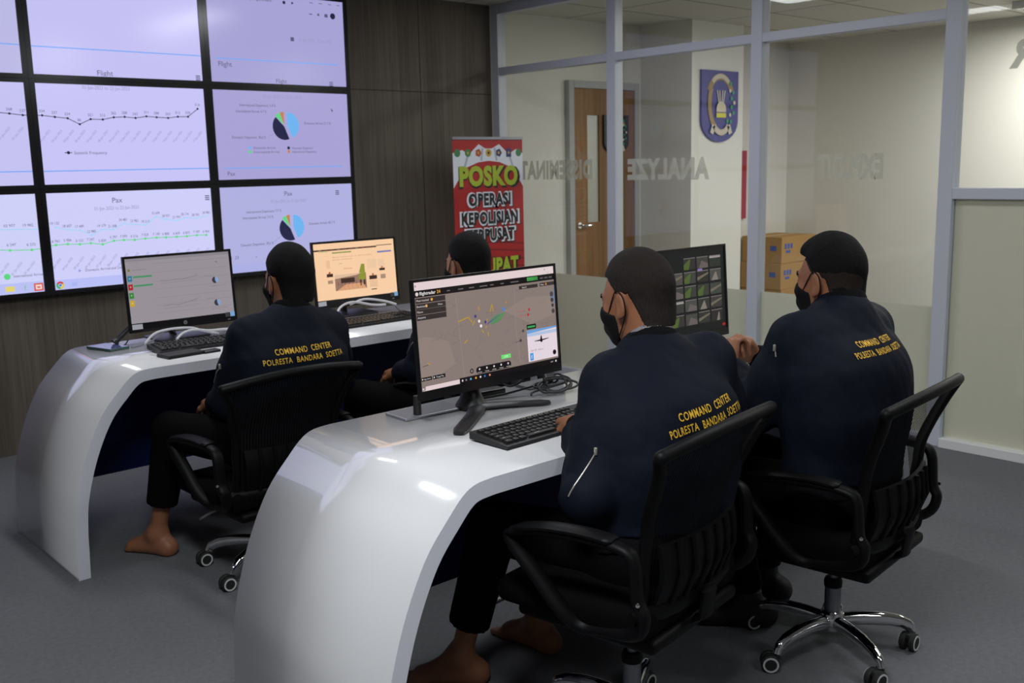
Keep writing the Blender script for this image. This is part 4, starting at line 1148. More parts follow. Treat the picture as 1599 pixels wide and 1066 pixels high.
def make_chair():
    t = empty('office_chair', (0, 0, 0))
    up = []                                            # parts of the height-adjustable upper half
    bm = NB()                                          # seat cushion
    vs = box(bm, (0, .045, .405), (.485, .460, .085), None, .032, 4)
    for v in bm.verts:
        if v.co.z > .41: v.co.z += .012 * (1 - (v.co.x / .25) ** 2) - .02 * max(0, (v.co.y - .14) / .12) ** 2
    up.append(obj('seat', bm, M['chair_fabric'], t, smooth=60))
    bm = NB(); box(bm, (0, .01, .350), (.43, .41, .035), None, .014); box(bm, (0, -.01, .318), (.17, .22, .045), None, .010)
    tube(bm, [(.06, .02, .320), (.20, .03, .318), (.27, .035, .322)], .006, 8)
    up.append(obj('seat_mechanism', bm, M['chair_black'], t, smooth=45))
    for s in (-1, 1):                                  # D-shaped loop armrests
        x = s * .285
        P = [(x, .165, .592), (x, .08, .612), (x, -.05, .622), (x, -.14, .620), (s * .282, -.180, .596), (s * .280, -.190, .50), (s * .276, -.205, .465), (s * .262, -.192, .420),
             (s * .240, -.14, .392), (s * .228, -.05, .378), (s * .236, .0, .374), (s * .258, .045, .415), (s * .275, .115, .505), (s * .284, .160, .560)]
        bm = NB(); tube(bm, cr(P, 5, True), .0155, 10, closed=True, sx=.85, sy=1.45, up=(0, 0, 1) if False else None)
        a = obj('armrest', bm, M['chair_black'], t, smooth=60); up.append(a)
        bm = NB(); tube(bm, cr([(x, .150, .606), (x, .06, .626), (x, -.05, .635), (x, -.135, .632)], 5), [.010] + [.016] * 14 + [.010], 10, sx=.62, sy=1.75)
        obj('arm_pad', bm, M['chair_black'], a, smooth=60)
        bm = NB()
        for q in ((s * .300, -.1905, .50), (s * .258, -.185, .42)):
            lathe(bm, [(0, 0), (.0055, 0), (.005, .003), (0, .004)], (q[0], q[1] - .012, q[2]), 10, axis=(s, -.6, 0))
        obj('bolt', bm, M['chrome'], a)
        bm = NB(); tube(bm, [(s * .230, -.02, .366), (s * .19, -.02, .352), (s * .12, -.02, .338)], .014, 8, sx=.6, sy=1.3)
        obj('arm_bracket', bm, M['chair_black'], a, smooth=60)
    # back frame: bottom rail, flared sides, arched top
    L = [back_pt(-1, z) for z in (.43, .50, .58, .65, .70, .75, .80, .835)]
    T = [back_pt(u, .845) for u in (-1.0, -.93, -.7, -.4, 0, .4, .7, .93, 1.0)]
    R = [back_pt(1, z) for z in (.835, .80, .75, .70, .65, .58, .50, .43)]
    Bt = [back_pt(u, .43) for u in (.6, .2, -.2, -.6)]
    bm = NB(); tube(bm, cr(L + T + R + Bt, 3, True), .0155, 10, closed=True, sx=1.0, sy=1.1)
    bf = obj('back_frame', bm, M['chair_black'], t, smooth=60); up.append(bf)
    bm = rib_surface(24, 18, lambda a, b: back_pt(-.97 + 1.94 * a,   .445 + .392 * b))
    me = obj('back_mesh', bm, M['chair_mesh'], t, smooth=180); up.append(me)
    # lumbar unit behind the mesh
    bm = NB()
    def lum(a, b):
        u = -.92 + 1.84 * a; z = .445 + .155 * b
        p = back_pt(u, z); return p + Vector((0, -.022 - .018 * math.sin(b * math.pi), 0))
    g = [[bm.verts.new(lum(i / 16, j / 6)) for j in range(7)] for i in range(17)]
    g2 = [[bm.verts.new(lum(i / 16, j / 6) + Vector((0, .012, 0))) for j in range(7)] for i in range(17)]
    for i in range(16):
        for j in range(6):
            bm.faces.new((g[i][j], g[i + 1][j], g[i + 1][j + 1], g[i][j + 1])); bm.faces.new((g2[i][j], g2[i][j + 1], g2[i + 1][j + 1], g2[i + 1][j]))
    for i in range(16):
        bm.faces.new((g[i][0], g2[i][0], g2[i + 1][0], g[i + 1][0])); bm.faces.new((g[i][6], g[i + 1][6], g2[i + 1][6], g2[i][6]))
    for j in range(6):
        bm.faces.new((g[0][j], g[0][j + 1], g2[0][j + 1], g2[0][j])); bm.faces.new((g[16][j], g2[16][j], g2[16][j + 1], g[16][j + 1]))
    for k in range(6):
        a = .14 + k * .144
        tube(bm, [lum(a, .0) + Vector((0, -.004, 0)), lum(a, .5) + Vector((0, -.006, 0)), lum(a, 1.0) + Vector((0, -.004, 0))], .007, 8)
    lb = obj('lumbar_panel', bm, M['chair_black'], t, smooth=50); up.append(lb)
    bm = NB(); tube(bm, [back_pt(u, .432) + Vector((0, -.018, -.006)) for u in (-1.25, -.9, -.5, 0, .5, .9, 1.25)], .019, 10, sx=1.25, sy=.7)
    up.append(obj('cross_bar', bm, M['chair_black'], t, smooth=60))
    bm = NB(); tube(bm, [(0, -.06, .325), (0, -.15, .33), (0, -.215, .37), (0, -.225, .44)], .022, 10, sx=.5, sy=1.6)
    up.append(obj('back_bracket', bm, M['chair_black'], t, smooth=60))
    for o in up: o['_up'] = 1
    # column and star base
    bm = NB(); lathe(bm, [(0, .21), (.0135, .21), (.0135, .315), (0, .315)], n=16); obj('gas_lift', bm, M['steel'], t, smooth=40)
    bm = NB(); lathe(bm, [(0, .205), (.027, .205), (.028, .222), (.024, .232), (0, .232)], n=18); obj('column_collar', bm, M['chair_black'], t, smooth=40)
    bm = NB(); lathe(bm, [(0, .085), (.0245, .085), (.0245, .208), (0, .208)], n=20); obj('column_sleeve', bm, M['steel'], t, smooth=40)
    bm = NB(); lathe(bm, [(0, .062), (.022, .062), (.024, .075), (.036, .085), (.037, .118), (.030, .128), (0, .128)], n=20); obj('base_hub', bm, M['chrome'], t, smooth=40)
    for k in range(5):
        a = 2 * math.pi * k / 5
        bm = NB()
        P = [(.026, 0, .094), (.09, 0, .099), (.16, 0, .096), (.208, 0, .087), (.237, 0, .072), (.247, 0, .054)]
        tube(bm, cr(P, 4), [.0225] * 9 + [.0205] * 4 + [.0185] * 4 + [.0160] * 4, 12, sx=1.0, sy=.80)
        leg = obj('base_leg', bm, M['chrome'], t, smooth=60); leg.rotation_euler = (0, 0, a)
        sw = a * 3.1 + .6
        for sgn in (0,):
            bm = NB()
            lathe(bm, [(0, .048), (.010, .048), (.010, .068), (0, .068)], (0, 0, 0), 12)
            box(bm, (0, -.012, .044), (.018, .044, .020), None, .006)
            for s in (-1, 1):
                lathe(bm, [(0, -.009), (.024, -.009), (.028, -.005), (.028, .005), (.024, .009), (0, .009)], (s * .0145, -.020, .028), 22, axis=(1, 0, 0))
                lathe(bm, [(.0180, 0), (.0235, 0), (.0235, .0014), (.0180, .0014), (.0180, 0)], (s * .0236, -.020, .028), 22, mi=1, axis=(s, 0, 0), cap=False)
                lathe(bm, [(0, 0), (.0175, 0), (.0175, .0006), (0, .0006)], (s * .0236, -.020, .028), 22, mi=0, axis=(s, 0, 0))
            c = obj('caster', bm, [M['rubber'], M['ring_grey']], leg, smooth=40)
            c.location = (.247, 0, 0); c.rotation_euler = (0, 0, sw)
    return t
def place_chair(t, x, y, rz, base_rz, dz, label):
    t.location = (x, y, 0); t.rotation_euler = (0, 0, rz); t['label'] = label
    for ch in t.children:
        if ch.get('_up'): ch.location.z = dz
        if ch.name.startswith('base_leg'):
            ch.rotation_euler.z += base_rz - rz
            for c in ch.children: c.rotation_euler.z = math.radians(-112 + 28 * math.sin(3.7 * ch.rotation_euler.z)) - ch.rotation_euler.z - rz
c_first = make_chair(); tag(c_first, 'chair', 'chair', 'black mesh office chairs at the desks')
chairs = [c_first] + [copy_tree(c_first) for _ in range(3)]
place_chair(chairs[0], 1.765, 3.39, .02, math.radians(135), -.070, 'black mesh office chair at the left seat of the far desk')
place_chair(chairs[1], 2.77, 3.38, .05, math.radians(60), -.03, 'black mesh chair at the far desk mostly hidden behind the flight-map monitor')
place_chair(chairs[2], 1.875, 1.64, .16, math.radians(30), .025, 'black mesh office chair nearest the camera, in front of the flight-map monitor')
place_chair(chairs[3], 2.675, 1.52, .11, math.radians(27.6), -.005, 'rightmost black mesh office chair with its whole chrome base in view')
for c in chairs:
    for ch in c.children:
        if ch.get('_up'): del ch['_up']

# ================================================================ figures: implicit surfaces meshed with surface nets
class SDF:
    def __init__(s, lo, hi, h):
        s.lo = np.array(lo, np.float32); s.h = h
        s.n = np.ceil((np.array(hi) - np.array(lo)) / h).astype(int) + 1
        s.D = np.full(s.n, 0.25, np.float32)
    def _win(s, lo, hi, m):
        a = np.maximum(0, np.floor((np.minimum(lo, hi) - m - s.lo) / s.h).astype(int))
        b = np.minimum(s.n, np.ceil((np.maximum(lo, hi) + m - s.lo) / s.h).astype(int) + 1)
        if np.any(b <= a): return None
        sl = tuple(slice(int(i), int(j)) for i, j in zip(a, b))
        ax = [s.lo[i] + s.h * np.arange(a[i], b[i], dtype=np.float32) for i in range(3)]
        return sl, ax[0][:, None, None], ax[1][None, :, None], ax[2][None, None, :]
    def _mix(s, sl, d, k, op):
        D = s.D[sl]
        if op == 'add':
            if k > 0:
                hh = np.clip(.5 + .5 * (D - d) / k, 0, 1); s.D[sl] = D + (d - D) * hh - k * hh * (1 - hh)
            else: s.D[sl] = np.minimum(D, d)
        elif op == 'sub':
            if k > 0:
                hh = np.clip(.5 - .5 * (D + d) / k, 0, 1); s.D[sl] = D + (-d - D) * hh + k * hh * (1 - hh)
            else: s.D[sl] = np.maximum(D, -d)
        else: s.D[sl] = np.maximum(D, d)
    def cone(s, a, b, ra, rb, k=.03, op='add'):
        a = np.array(a, np.float32); b = np.array(b, np.float32)
        R = max(ra, rb); w = s._win(np.minimum(a, b), np.maximum(a, b), R + k + .03)
        if w is None: return
        sl, X, Y, Z = w; d = b - a; L2 = float(d @ d) + 1e-12
        t = np.clip(((X - a[0]) * d[0] + (Y - a[1]) * d[1] + (Z - a[2]) * d[2]) / L2, 0, 1)
        q = np.sqrt((X - a[0] - t * d[0]) ** 2 + (Y - a[1] - t * d[1]) ** 2 + (Z - a[2] - t * d[2]) ** 2) - (ra + (rb - ra) * t)
        s._mix(sl, q, k, op)
    def chain(s, P, R, k=.03):
        for i in range(len(P) - 1): s.cone(P[i], P[i + 1], R[i], R[i + 1], k if i == 0 else min(k, .015))
    def ell(s, c, r, rot=None, k=.03, op='add'):
        c = np.array(c, np.float32); r = np.array(r, np.float32); R = float(r.max())
        w = s._win(c, c, R + k + .03)
        if w is None: return
        sl, X, Y, Z = w
        x, y, z = X - c[0], Y - c[1], Z - c[2]
        if rot is not None:
            m = np.array(rot, np.float32).T
            x, y, z = m[0, 0] * x + m[0, 1] * y + m[0, 2] * z, m[1, 0] * x + m[1, 1] * y + m[1, 2] * z, m[2, 0] * x + m[2, 1] * y + m[2, 2] * z
        k0 = np.sqrt((x / r[0]) ** 2 + (y / r[1]) ** 2 + (z / r[2]) ** 2)
        k1 = np.sqrt((x / r[0] ** 2) ** 2 + (y / r[1] ** 2) ** 2 + (z / r[2] ** 2) ** 2)
        s._mix(sl, np.where(k1 > 1e-6, k0 * (k0 - 1) / np.maximum(k1, 1e-6), -float(r.min())), k, op)
    def grid(s):
        return [s.lo[i] + s.h * np.arange(s.n[i], dtype=np.float32) for i in range(3)]
    def half(s, p, nrm, k=0.0):
        """cut away everything on the side the normal points to"""
        ax = s.grid(); n = np.array(nrm, float); n /= np.linalg.norm(n)
        d = (ax[0] - p[0])[:, None, None] * n[0] + (ax[1] - p[1])[None, :, None] * n[1] + (ax[2] - p[2])[None, None, :] * n[2]
        s.D = np.maximum(s.D, d.astype(np.float32))
    def wrinkle(s, amp, seed, f=1.0):
        ax = s.grid(); X, Y, Z = ax[0][:, None, None], ax[1][None, :, None], ax[2][None, None, :]
        r = np.random.RandomState(seed); w = 0
        for q in range(5):
            d = r.normal(size=3); d /= np.linalg.norm(d); fr = f * r.uniform(18, 55); ph = r.uniform(0, 6)
            d2 = r.normal(size=3) * 9
            arg = fr * (d[0] * X + d[1] * Y + d[2] * Z) + 1.6 * np.sin(d2[0] * X + d2[1] * Y + d2[2] * Z + ph)
            w = w + (1.0 - 1.7 * np.abs(np.sin(arg * .5)) ** .75) * r.uniform(.4, 1)
        s.D = s.D + (amp * w / 2.2).astype(np.float32)
    def mesh(s, name):
        D = s.D; S = D < 0
        nx, ny, nz = D.shape
        cnt = np.zeros((nx - 1, ny - 1, nz - 1), np.int8)
        for i in (0, 1):
            for j in (0, 1):
                for k in (0, 1):
                    cnt += S[i:nx - 1 + i, j:ny - 1 + j, k:nz - 1 + k]
        act = (cnt > 0) & (cnt < 8)
        idx = -np.ones(act.shape, np.int64); C = np.argwhere(act); idx[act] = np.arange(len(C))
        off = np.array([(i, j, k) for i in (0, 1) for j in (0, 1) for k in (0, 1)])
        v = np.stack([D[C[:, 0] + o[0], C[:, 1] + o[1], C[:, 2] + o[2]] for o in off], 1).astype(np.float64)
        acc = np.zeros((len(C), 3)); n = np.zeros(len(C))
        for a in range(8):
            for b in range(a + 1, 8):
                if np.abs(off[a] - off[b]).sum() != 1: continue
                m = (v[:, a] < 0) != (v[:, b] < 0)
                t = np.where(m, v[:, a] / np.where(m, v[:, a] - v[:, b], 1), 0)
                acc += np.where(m[:, None], off[a] + t[:, None] * (off[b] - off[a]), 0); n += m
        V = (C + acc / n[:, None]) * s.h + s.lo
        Q = []
        for ax in range(3):
            o = [(1, 0, 0), (0, 1, 0), (0, 0, 1)][ax]
            A = S[:nx - o[0], :ny - o[1], :nz - o[2]]; B = S[o[0]:, o[1]:, o[2]:]
            e = np.argwhere(A != B); fl = A[e[:, 0], e[:, 1], e[:, 2]]
            u, w = [(1, 2), (2, 0), (0, 1)][ax]
            ok = (e[:, u] > 0) & (e[:, w] > 0) & (e[:, u] < D.shape[u] - 1) & (e[:, w] < D.shape[w] - 1)
            e, fl = e[ok], fl[ok]
            du = np.zeros(3, int); du[u] = 1; dw = np.zeros(3, int); dw[w] = 1
            g = lambda p: idx[p[:, 0], p[:, 1], p[:, 2]]
            q = np.stack([g(e - du - dw), g(e - dw), g(e), g(e - du)], 1)
            q[~fl] = q[~fl][:, ::-1]; Q.append(q)
        Q = np.concatenate(Q); Q = Q[(Q >= 0).all(1)]
        me = bpy.data.meshes.new(name)
        me.vertices.add(len(V)); me.vertices.foreach_set('co', V.astype(np.float32).ravel())
        me.loops.add(Q.size); me.loops.foreach_set('vertex_index', Q.astype(np.int32).ravel())
        me.polygons.add(len(Q)); me.polygons.foreach_set('loop_start', np.arange(0, Q.size, 4, dtype=np.int32))
        me.polygons.foreach_set('use_smooth', np.ones(len(Q), bool))
        me.update(calc_edges=True); me.validate()
        s.V = V
        return me
def sobj(name, sd, m, parent):
    me = sd.mesh(name); me.materials.append(m)
    o = bpy.data.objects.new(name, me); COL.objects.link(o); o.parent = parent
    return o
V3 = lambda *a: np.array(a, float)
def nrm(v): v = np.array(v, float); return v / np.linalg.norm(v)
def rot_zxy(yaw, pitch, roll):
    return np.array(Matrix.Rotation(yaw, 3, 'Z') @ Matrix.Rotation(pitch, 3, 'X') @ Matrix.Rotation(roll, 3, 'Y'))

def add_hand(sd, wrist, f, d, side, curl, spread=.12, thumb=(.7, .55, -.35)):
    """f: finger direction, d: back-of-hand direction, side: +1/-1 so that s points to the thumb"""
    f = nrm(f); d = np.array(d, float); d = nrm(d - f * (d @ f)); s_ = np.cross(f, d) * side
    w = np.array(wrist, float)
    mcp = []
    for lat, fw, r in ((.029, .083, .0125), (.010, .088, .0125), (-.009, .084, .0118), (-.026, .075, .0105)):
        p = w + f * fw + s_ * lat; mcp.append(p)
        sd.cone(w + f * .012 + s_ * lat * .6, p, .0155, r, .018)
    sd.ell(w + f * .045, (.03, .03, .014), np.stack([s_, f, d], 1), .02)
    for i, (p, Ls) in enumerate(zip(mcp, ((.042, .025, .020), (.046, .028, .021), (.042, .026, .020), (.033, .020, .018)))):
        ang = 0.0; q = p; dirn = nrm(f + s_ * spread * (1.2 - i * .8) * .5); r = (.0098, .0100, .0094, .0085)[i]
        for j, L in enumerate(Ls):
            ang += curl[j] * (1 + .06 * i)
            v = dirn * math.cos(ang) - d * math.sin(ang)
            q2 = q + v * L
            sd.cone(q, q2, r, r * .90, .004 if j else .006); q = q2; r *= .90
    b = w + f * .022 + s_ * .024 - d * .004
    v = nrm(f * thumb[0] + s_ * thumb[1] + d * thumb[2])
    p1 = b + v * .042; v2 = nrm(f * (thumb[0] + .5) + s_ * thumb[1] * .25 + d * (thumb[2] - .15)); p2 = p1 + v2 * .030; p3 = p2 + v2 * .024
    sd.cone(w + f * .012 + s_ * .012, b, .015, .0145, .015); sd.cone(b, p1, .0145, .0115, .01); sd.cone(p1, p2, .0115, .0105, .005); sd.cone(p2, p3, .0105, .0085, .004)

def add_foot(sd, ankle, toe_dir, L=.245, lift=0.0):
    """bare foot on the floor: heel under the ankle, five toes"""
    t = nrm(V3(toe_dir[0], toe_dir[1], 0)); s_ = V3(t[1], -t[0], 0)
    a = np.array(ankle, float); g = V3(a[0], a[1], 0)
    heel = g - t * .045 + V3(0, 0, .030); sd.cone(a, heel, .036, .031, .03)
    ball = g + t * (L - .125) + V3(0, 0, .022)
    sd.cone(a + V3(0, 0, -.01) + t * .01, ball, .036, .020, .03)
    sd.cone(heel, ball + s_ * .022, .028, .021, .03); sd.cone(heel, ball - s_ * .022, .028, .020, .03)
    side = toe_dir[2]
    for i, (lat, fw, r) in enumerate(((.030, .056, .0125), (.011, .052, .009), (-.006, .044, .0085), (-.021, .034, .008), (-.033, .022, .0075))):
        p = ball + s_ * lat * side + V3(0, 0, -.009); sd.cone(p, p + t * fw * .9 + V3(0, 0, -.003), r * 1.15, r, .008)
def add_shoe(sd, ankle, toe_dir, L=.275):
    t = nrm(V3(toe_dir[0], toe_dir[1], 0)); a = np.array(ankle, float); g = V3(a[0], a[1], 0)
    heel = g - t * .055 + V3(0, 0, .042); toe = g + t * (L - .10) + V3(0, 0, .034)
    s_ = V3(t[1], -t[0], 0)
    sd.cone(heel, toe, .040, .034, .02); sd.cone(heel + s_ * .0, toe + s_ * .014 - t * .04, .040, .036, .02); sd.cone(heel, toe - s_ * .014 - t * .04, .040, .036, .02)
    sd.cone(a + V3(0, 0, .02), a + t * .03 + V3(0, 0, -.03), .048, .046, .03)
    sd.half((0, 0, .0), (0, 0, -1))

def person(p):
    J = {k: np.array(v, float) for k, v in p['J'].items()}
    mid = p['seed']
    root = empty('person', (J['P'][0], J['P'][1], 0), 0, p['label'], 'person', 'people seated at the desks')
    root_inv = Matrix.Translation((-J['P'][0], -J['P'][1], 0))
    allp = np.array(list(J.values())); lo = allp.min(0) - .26; hi = allp.max(0) + .26; lo[2] = -.012; hi[2] = J['H'][2] + .20
    Rh = rot_zxy(*p['head']); Hc = J['H']
    hx, hz = p.get('hscale', (1.03, 1.09))
    hp = lambda x, y, z: Hc + Rh @ V3(x * hx, y * hx, z * hz)
    sc = lambda a, b_, c: (a * hx, b_ * hx, c * hz)
    lat = nrm(J['SR'] - J['SL']); upv = nrm(J['N'] - J['P']); fwd = nrm(np.cross(upv, lat))
    parts = []
    # ---- body, one continuous skin
    b = SDF(lo, hi, .0048)
    b.ell(hp(0, -.012, .030), sc(.0765, .097, .086), Rh, .01)
    b.ell(hp(0, .022, -.020), sc(.066, .076, .088), Rh, .03); b.ell(hp(0, .034, -.070), sc(.053, .055, .045), Rh, .025)
    b.ell(hp(0, .072, -.094), sc(.022, .020, .018), Rh, .02)
    b.cone(hp(-.036, .081, .016), hp(.036, .081, .016), .011, .011, .018)
    for s in (-1, 1):
        b.ell(hp(s * .032, .101, -.002), sc(.017, .014, .011), Rh, .012, 'sub'); b.ell(hp(s * .031, .083, -.003), sc(.0125, .0125, .0125), Rh, .003)
        b.ell(hp(s * .042, .066, -.030), sc(.019, .016, .016), Rh, .03)
    b.cone(hp(0, .092, .0), hp(0, .110, -.034), .008, .0125, .012); b.cone(hp(-.013, .098, -.036), hp(.013, .098, -.036), .009, .009, .008)
    b.ell(hp(0, .095, -.062), sc(.024, .010, .006), Rh, .008); b.ell(hp(0, .094, -.073), sc(.021, .010, .007), Rh, .008)
    for s in (-1, 1):
        Re = Rh @ np.array(Matrix.Rotation(s * .35, 3, 'Z'))
        b.ell(hp(s * .082, -.008, -.006), sc(.0085, .020, .033), Re, .008); b.ell(hp(s * .092, -.004, -.004), sc(.006, .011, .020), Re, .004, 'sub')
        b.ell(hp(s * .079, .002, -.032), sc(.008, .009, .010), Re, .006)
    b.cone(J['N'] + upv * -.03, hp(0, -.022, -.055), .060, .056, .03)
    b.cone(J['N'] + upv * .0, hp(0, -.035, -.02), .052, .054, .03); b.ell(hp(0, -.045, -.035), sc(.058, .046, .055), Rh, .03)
    for s in (-1, 1):
        b.cone(J['P'] + lat * s * .06 + upv * .05, J['C'] + lat * s * .07, .095, .095, .04)
        b.cone(J['C'] + lat * s * .06, J['N'] - upv * .06 + lat * s * .07, .09, .05, .04)
    for q, sg in (('L', -1), ('R', 1)):
        S, El, W = J['S' + q], J['E' + q], J['W' + q]
        b.cone(J['N'] - upv * .05, S, .05, .045, .03); b.cone(S, El, .042, .036, .03); b.cone(El, W, .036, .0265, .02)
        h = p['hand' + q]; add_hand(b, W, h[0], h[1], h[2], h[3], thumb=h[4] if len(h) > 4 else (.7, .55, -.35))
        Hp, K, A = J['H' + q], J['K' + q], J['A' + q]
        b.cone(Hp, K, .07, .05, .04); b.cone(K, A, .047, .030, .02); b.cone(K + (A - K) * .25 - fwd * .012, K + (A - K) * .6, .042, .034, .02)
        if not p.get('shoes'): add_foot(b, A, p['toe' + q])
        else: b.cone(A, A + nrm(V3(p['toe' + q][0], p['toe' + q][1], 0)) * .10 + V3(0, 0, -.045), .03, .02, .02)
    b.half((0, 0, 0.002), (0, 0, -1))
    body = sobj('body', b, M['skin'], root); parts.append(body)
    # ---- hair
    hs = SDF(Hc - .17, Hc + .19, .0036)
    t_top, t_side = p['hair']
    hs.ell(hp(0, -.014, .034), sc(.0765 + t_side, .098 + t_side, .088 + t_side), Rh, 0)
    def nape(q, e):                                     # follows the skin of the neck, e further out
        q.cone(J['N'] + upv * -.03, hp(0, -.022, -.055), .060 + e, .056 + e, .03); q.cone(J['N'], hp(0, -.035, -.02), .052 + e, .054 + e, .03)
        q.ell(hp(0, -.045, -.035), sc(.058 + e, .046 + e, .055 + e), Rh, .03)
    nape(hs, t_side + .0015)
    hs.ell(hp(0, -.004, .052), sc(.068 + t_side * .6, .088 + t_top * .6, .072 + t_top), Rh, .02)
    if p.get('quiff'): hs.cone(hp(-.030, .062, .084), hp(.030, .062, .084), .020, .020, .02); hs.cone(hp(-.02, .045, .094), hp(-.02, -.045, .094), .024, .022, .02); hs.cone(hp(.02, .045, .094), hp(.02, -.045, .094), .024, .022, .02)
    hs.wrinkle(.0011, 5 + mid, 3.0)
    ax = hs.grid(); X, Y, Z = ax[0][:, None, None] - Hc[0], ax[1][None, :, None] - Hc[1], ax[2][None, None, :] - Hc[2]
    lx = Rh[0, 0] * X + Rh[1, 0] * Y + Rh[2, 0] * Z; ly = Rh[0, 1] * X + Rh[1, 1] * Y + Rh[2, 1] * Z; lz = (Rh[0, 2] * X + Rh[1, 2] * Y + Rh[2, 2] * Z) / hz; ly = ly / hx; lx = lx / hx
    line = np.where(ly > .04, .062 + (ly - .04) * .25, np.where(ly > .012, .030 + (ly - .012) * 1.1, np.where(ly > -.032, .022, -.036 + (ly + .05) * 0.9)))
    line = np.where(ly < -.032, np.maximum(p.get('nape', -.070), .018 - (-.032 - ly) * 2.1), line)
    line = line + p.get('hairline', 0)
    hs.D = np.maximum(hs.D, ((line - lz) * .7).astype(np.float32))
    hs.D = np.maximum(hs.D, ((ly - (.085 - np.abs(lx) * .25)) * .8).astype(np.float32)) if not p.get('quiff') else np.maximum(hs.D, ((ly - (.094 - np.abs(lx) * .2)) * .8).astype(np.float32))
    hs.D = np.maximum(hs.D, (-.105 - lz))
    ho = sobj('hair', hs, M[p['hairmat']], root); parts.append(ho)
    if p.get('fade'):
        fs = SDF(Hc - .17, Hc + .19, .0036); fs.ell(hp(0, -.0135, .030), sc(.0785, .0995, .088), Rh, 0)
        nape(fs, .0022)
        fl = np.where(ly < -.032, np.maximum(-.086, .010 - (-.032 - ly) * 3.0), line - .014)
        fs.D = np.maximum(fs.D, ((fl - lz) * .7).astype(np.float32)); fs.D = np.maximum(fs.D, (lz - .085)); fs.D = np.maximum(fs.D, ly - .062)
        parts.append(sobj('shaved_sides', fs, M['hair_fade'], root))
        # the longer hair on top sits above the shaved band
    # ---- face mask with ear loops
    ms = SDF(Hc - .17, Hc + .17, .0036)
    ms.ell(hp(0, .022, -.020), sc(.0715, .0815, .093), Rh, .0); ms.ell(hp(0, .036, -.070), sc(.058, .061, .050), Rh, .02); ms.ell(hp(0, .072, -.094), sc(.027, .025, .022), Rh, .02)
    for s in (-1, 1): ms.ell(hp(s * .042, .066, -.030), sc(.025, .0225, .022), Rh, .03)
    ms.cone(hp(0, .092, -.006), hp(0, .114, -.036), .012, .017, .03); ms.ell(hp(0, .095, -.066), sc(.032, .018, .02), Rh, .02)
    my, mz = lz_of(ms, Hc, Rh, 1) / hx, lz_of(ms, Hc, Rh, 2) / hz
    top = -.020 + np.clip((my - .060) * .45, -.01, .03)
    keep = np.maximum(np.maximum((mz - top) * .9, -.116 - mz), .026 + np.clip((mz + .06), -.05, .05) ** 2 * 5 - my)
    ms.D = np.maximum(ms.D, keep.astype(np.float32))
    mo = sobj('face_mask', ms, M['mask'], root); parts.append(mo)
    for s in (-1, 1):
        bm = NB()
        P = [hp(s * .066, .050, -.024), hp(s * .078, .022, .010), hp(s * .086, .000, .030), hp(s * .0905, -.020, .022), hp(s * .0895, -.028, -.002), hp(s * .084, -.022, -.028), hp(s * .074, .000, -.058), hp(s * .060, .030, -.088)]
        tube(bm, cr(P, 5), .0019, 6)
        parts.append(obj('ear_loop', bm, M['mask'], mo, smooth=180))
    for s in (-1, 1):
        bm = NB()
        c = hp(s * .031, .0942, -.003); lathe(bm, [(0, .0025), (.003, .002), (.0052, 0), (0, -.001)], c, 12, axis=Rh @ V3(0, 1, 0))
        parts.append(obj('iris', bm, M['iris'], root, smooth=180))
    for s in (-1, 1):
        bm = NB(); tube(bm, cr([hp(s * .014, .100, .017), hp(s * .032, .097, .023), hp(s * .052, .082, .017)], 4), .003, 6)
        parts.append(obj('eyebrow', bm, M['hair_black'], root, smooth=180))
    # ---- trousers
    tr = SDF(lo, hi, .0056)
    for s in (-1, 1):
        tr.cone(J['P'] + lat * s * .07 + upv * .0, J['P'] + lat * s * .07 + upv * .10, .125, .115, .05)
    for q in 'LR':
        Hp, K, A = J['H' + q], J['K' + q], J['A' + q]
        e = A + (K - A) * p['cuff']
        tr.cone(Hp, K, .092, .075, .05); tr.cone(K, e, .071, p.get('cuffr', .062), .02)
    tr.wrinkle(.0028, mid + 40, .9)
    tr.D = np.maximum(tr.D, p['seatz'] - tr.grid()[2][None, None, :] - 10 * np.clip(0, 0, 1)) if False else tr.D
    for q in 'LR':                                           # open hems
        K, A = J['K' + q], J['A' + q]; e = A + (K - A) * p['cuff']; n_ = nrm(A - K)
        g = tr.grid(); X = g[0][:, None, None] - e[0]; Y = g[1][None, :, None] - e[1]; Z = g[2][None, None, :] - e[2]
        dd = X * n_[0] + Y * n_[1] + Z * n_[2]; near = (X * X + Y * Y + (Z * .35) ** 2) < .16 ** 2
        tr.D = np.where(near, np.maximum(tr.D, dd), tr.D).astype(np.float32)
    parts.append(sobj('trousers', tr, M['trousers'], root))
    if p.get('shoes'):
        for q in 'LR':
            A = J['A' + q]; sh = SDF(A - .32, A + .32, .0052); add_shoe(sh, A, p['toe' + q]); sh.half((0, 0, A[2] + .035), (0, 0, 1))
            parts.append(sobj('shoe', sh, M['shoe'], root))
    # ---- jacket
    jk = SDF(lo, hi, .0052)
    for s in (-1, 1):
        jk.cone(J['P'] + lat * s * .085 + upv * .06, J['C'] - upv * .10 + lat * s * .085, .125, .130, .05)
        jk.cone(J['C'] - upv * .10 + lat * s * .085, J['C'] + lat * s * .095, .130, .125, .05)
        jk.cone(J['C'] + lat * s * .095, J['N'] - upv * .085 + lat * s * .10, .122, .085, .05)
    jk.cone(J['P'] + upv * .06, J['C'] + upv * .02, .122, .128, .06); jk.cone(J['C'], J['N'] - upv * .075, .126, .088, .06)
    for q in 'LR':
        S, El, W = J['S' + q], J['E' + q], J['W' + q]
        jk.cone(J['N'] - upv * .055, S, .068, .066, .06); jk.cone(S, S + (El - S) * .5, .072, .071, .05); jk.cone(S + (El - S) * .5, El, .071, .066, .03); jk.cone(El, W - nrm(W - El) * .055, .066, .050, .025)
    jk.cone(J['N'] - upv * .05, J['N'] - upv * .012, .088, .078, .05)
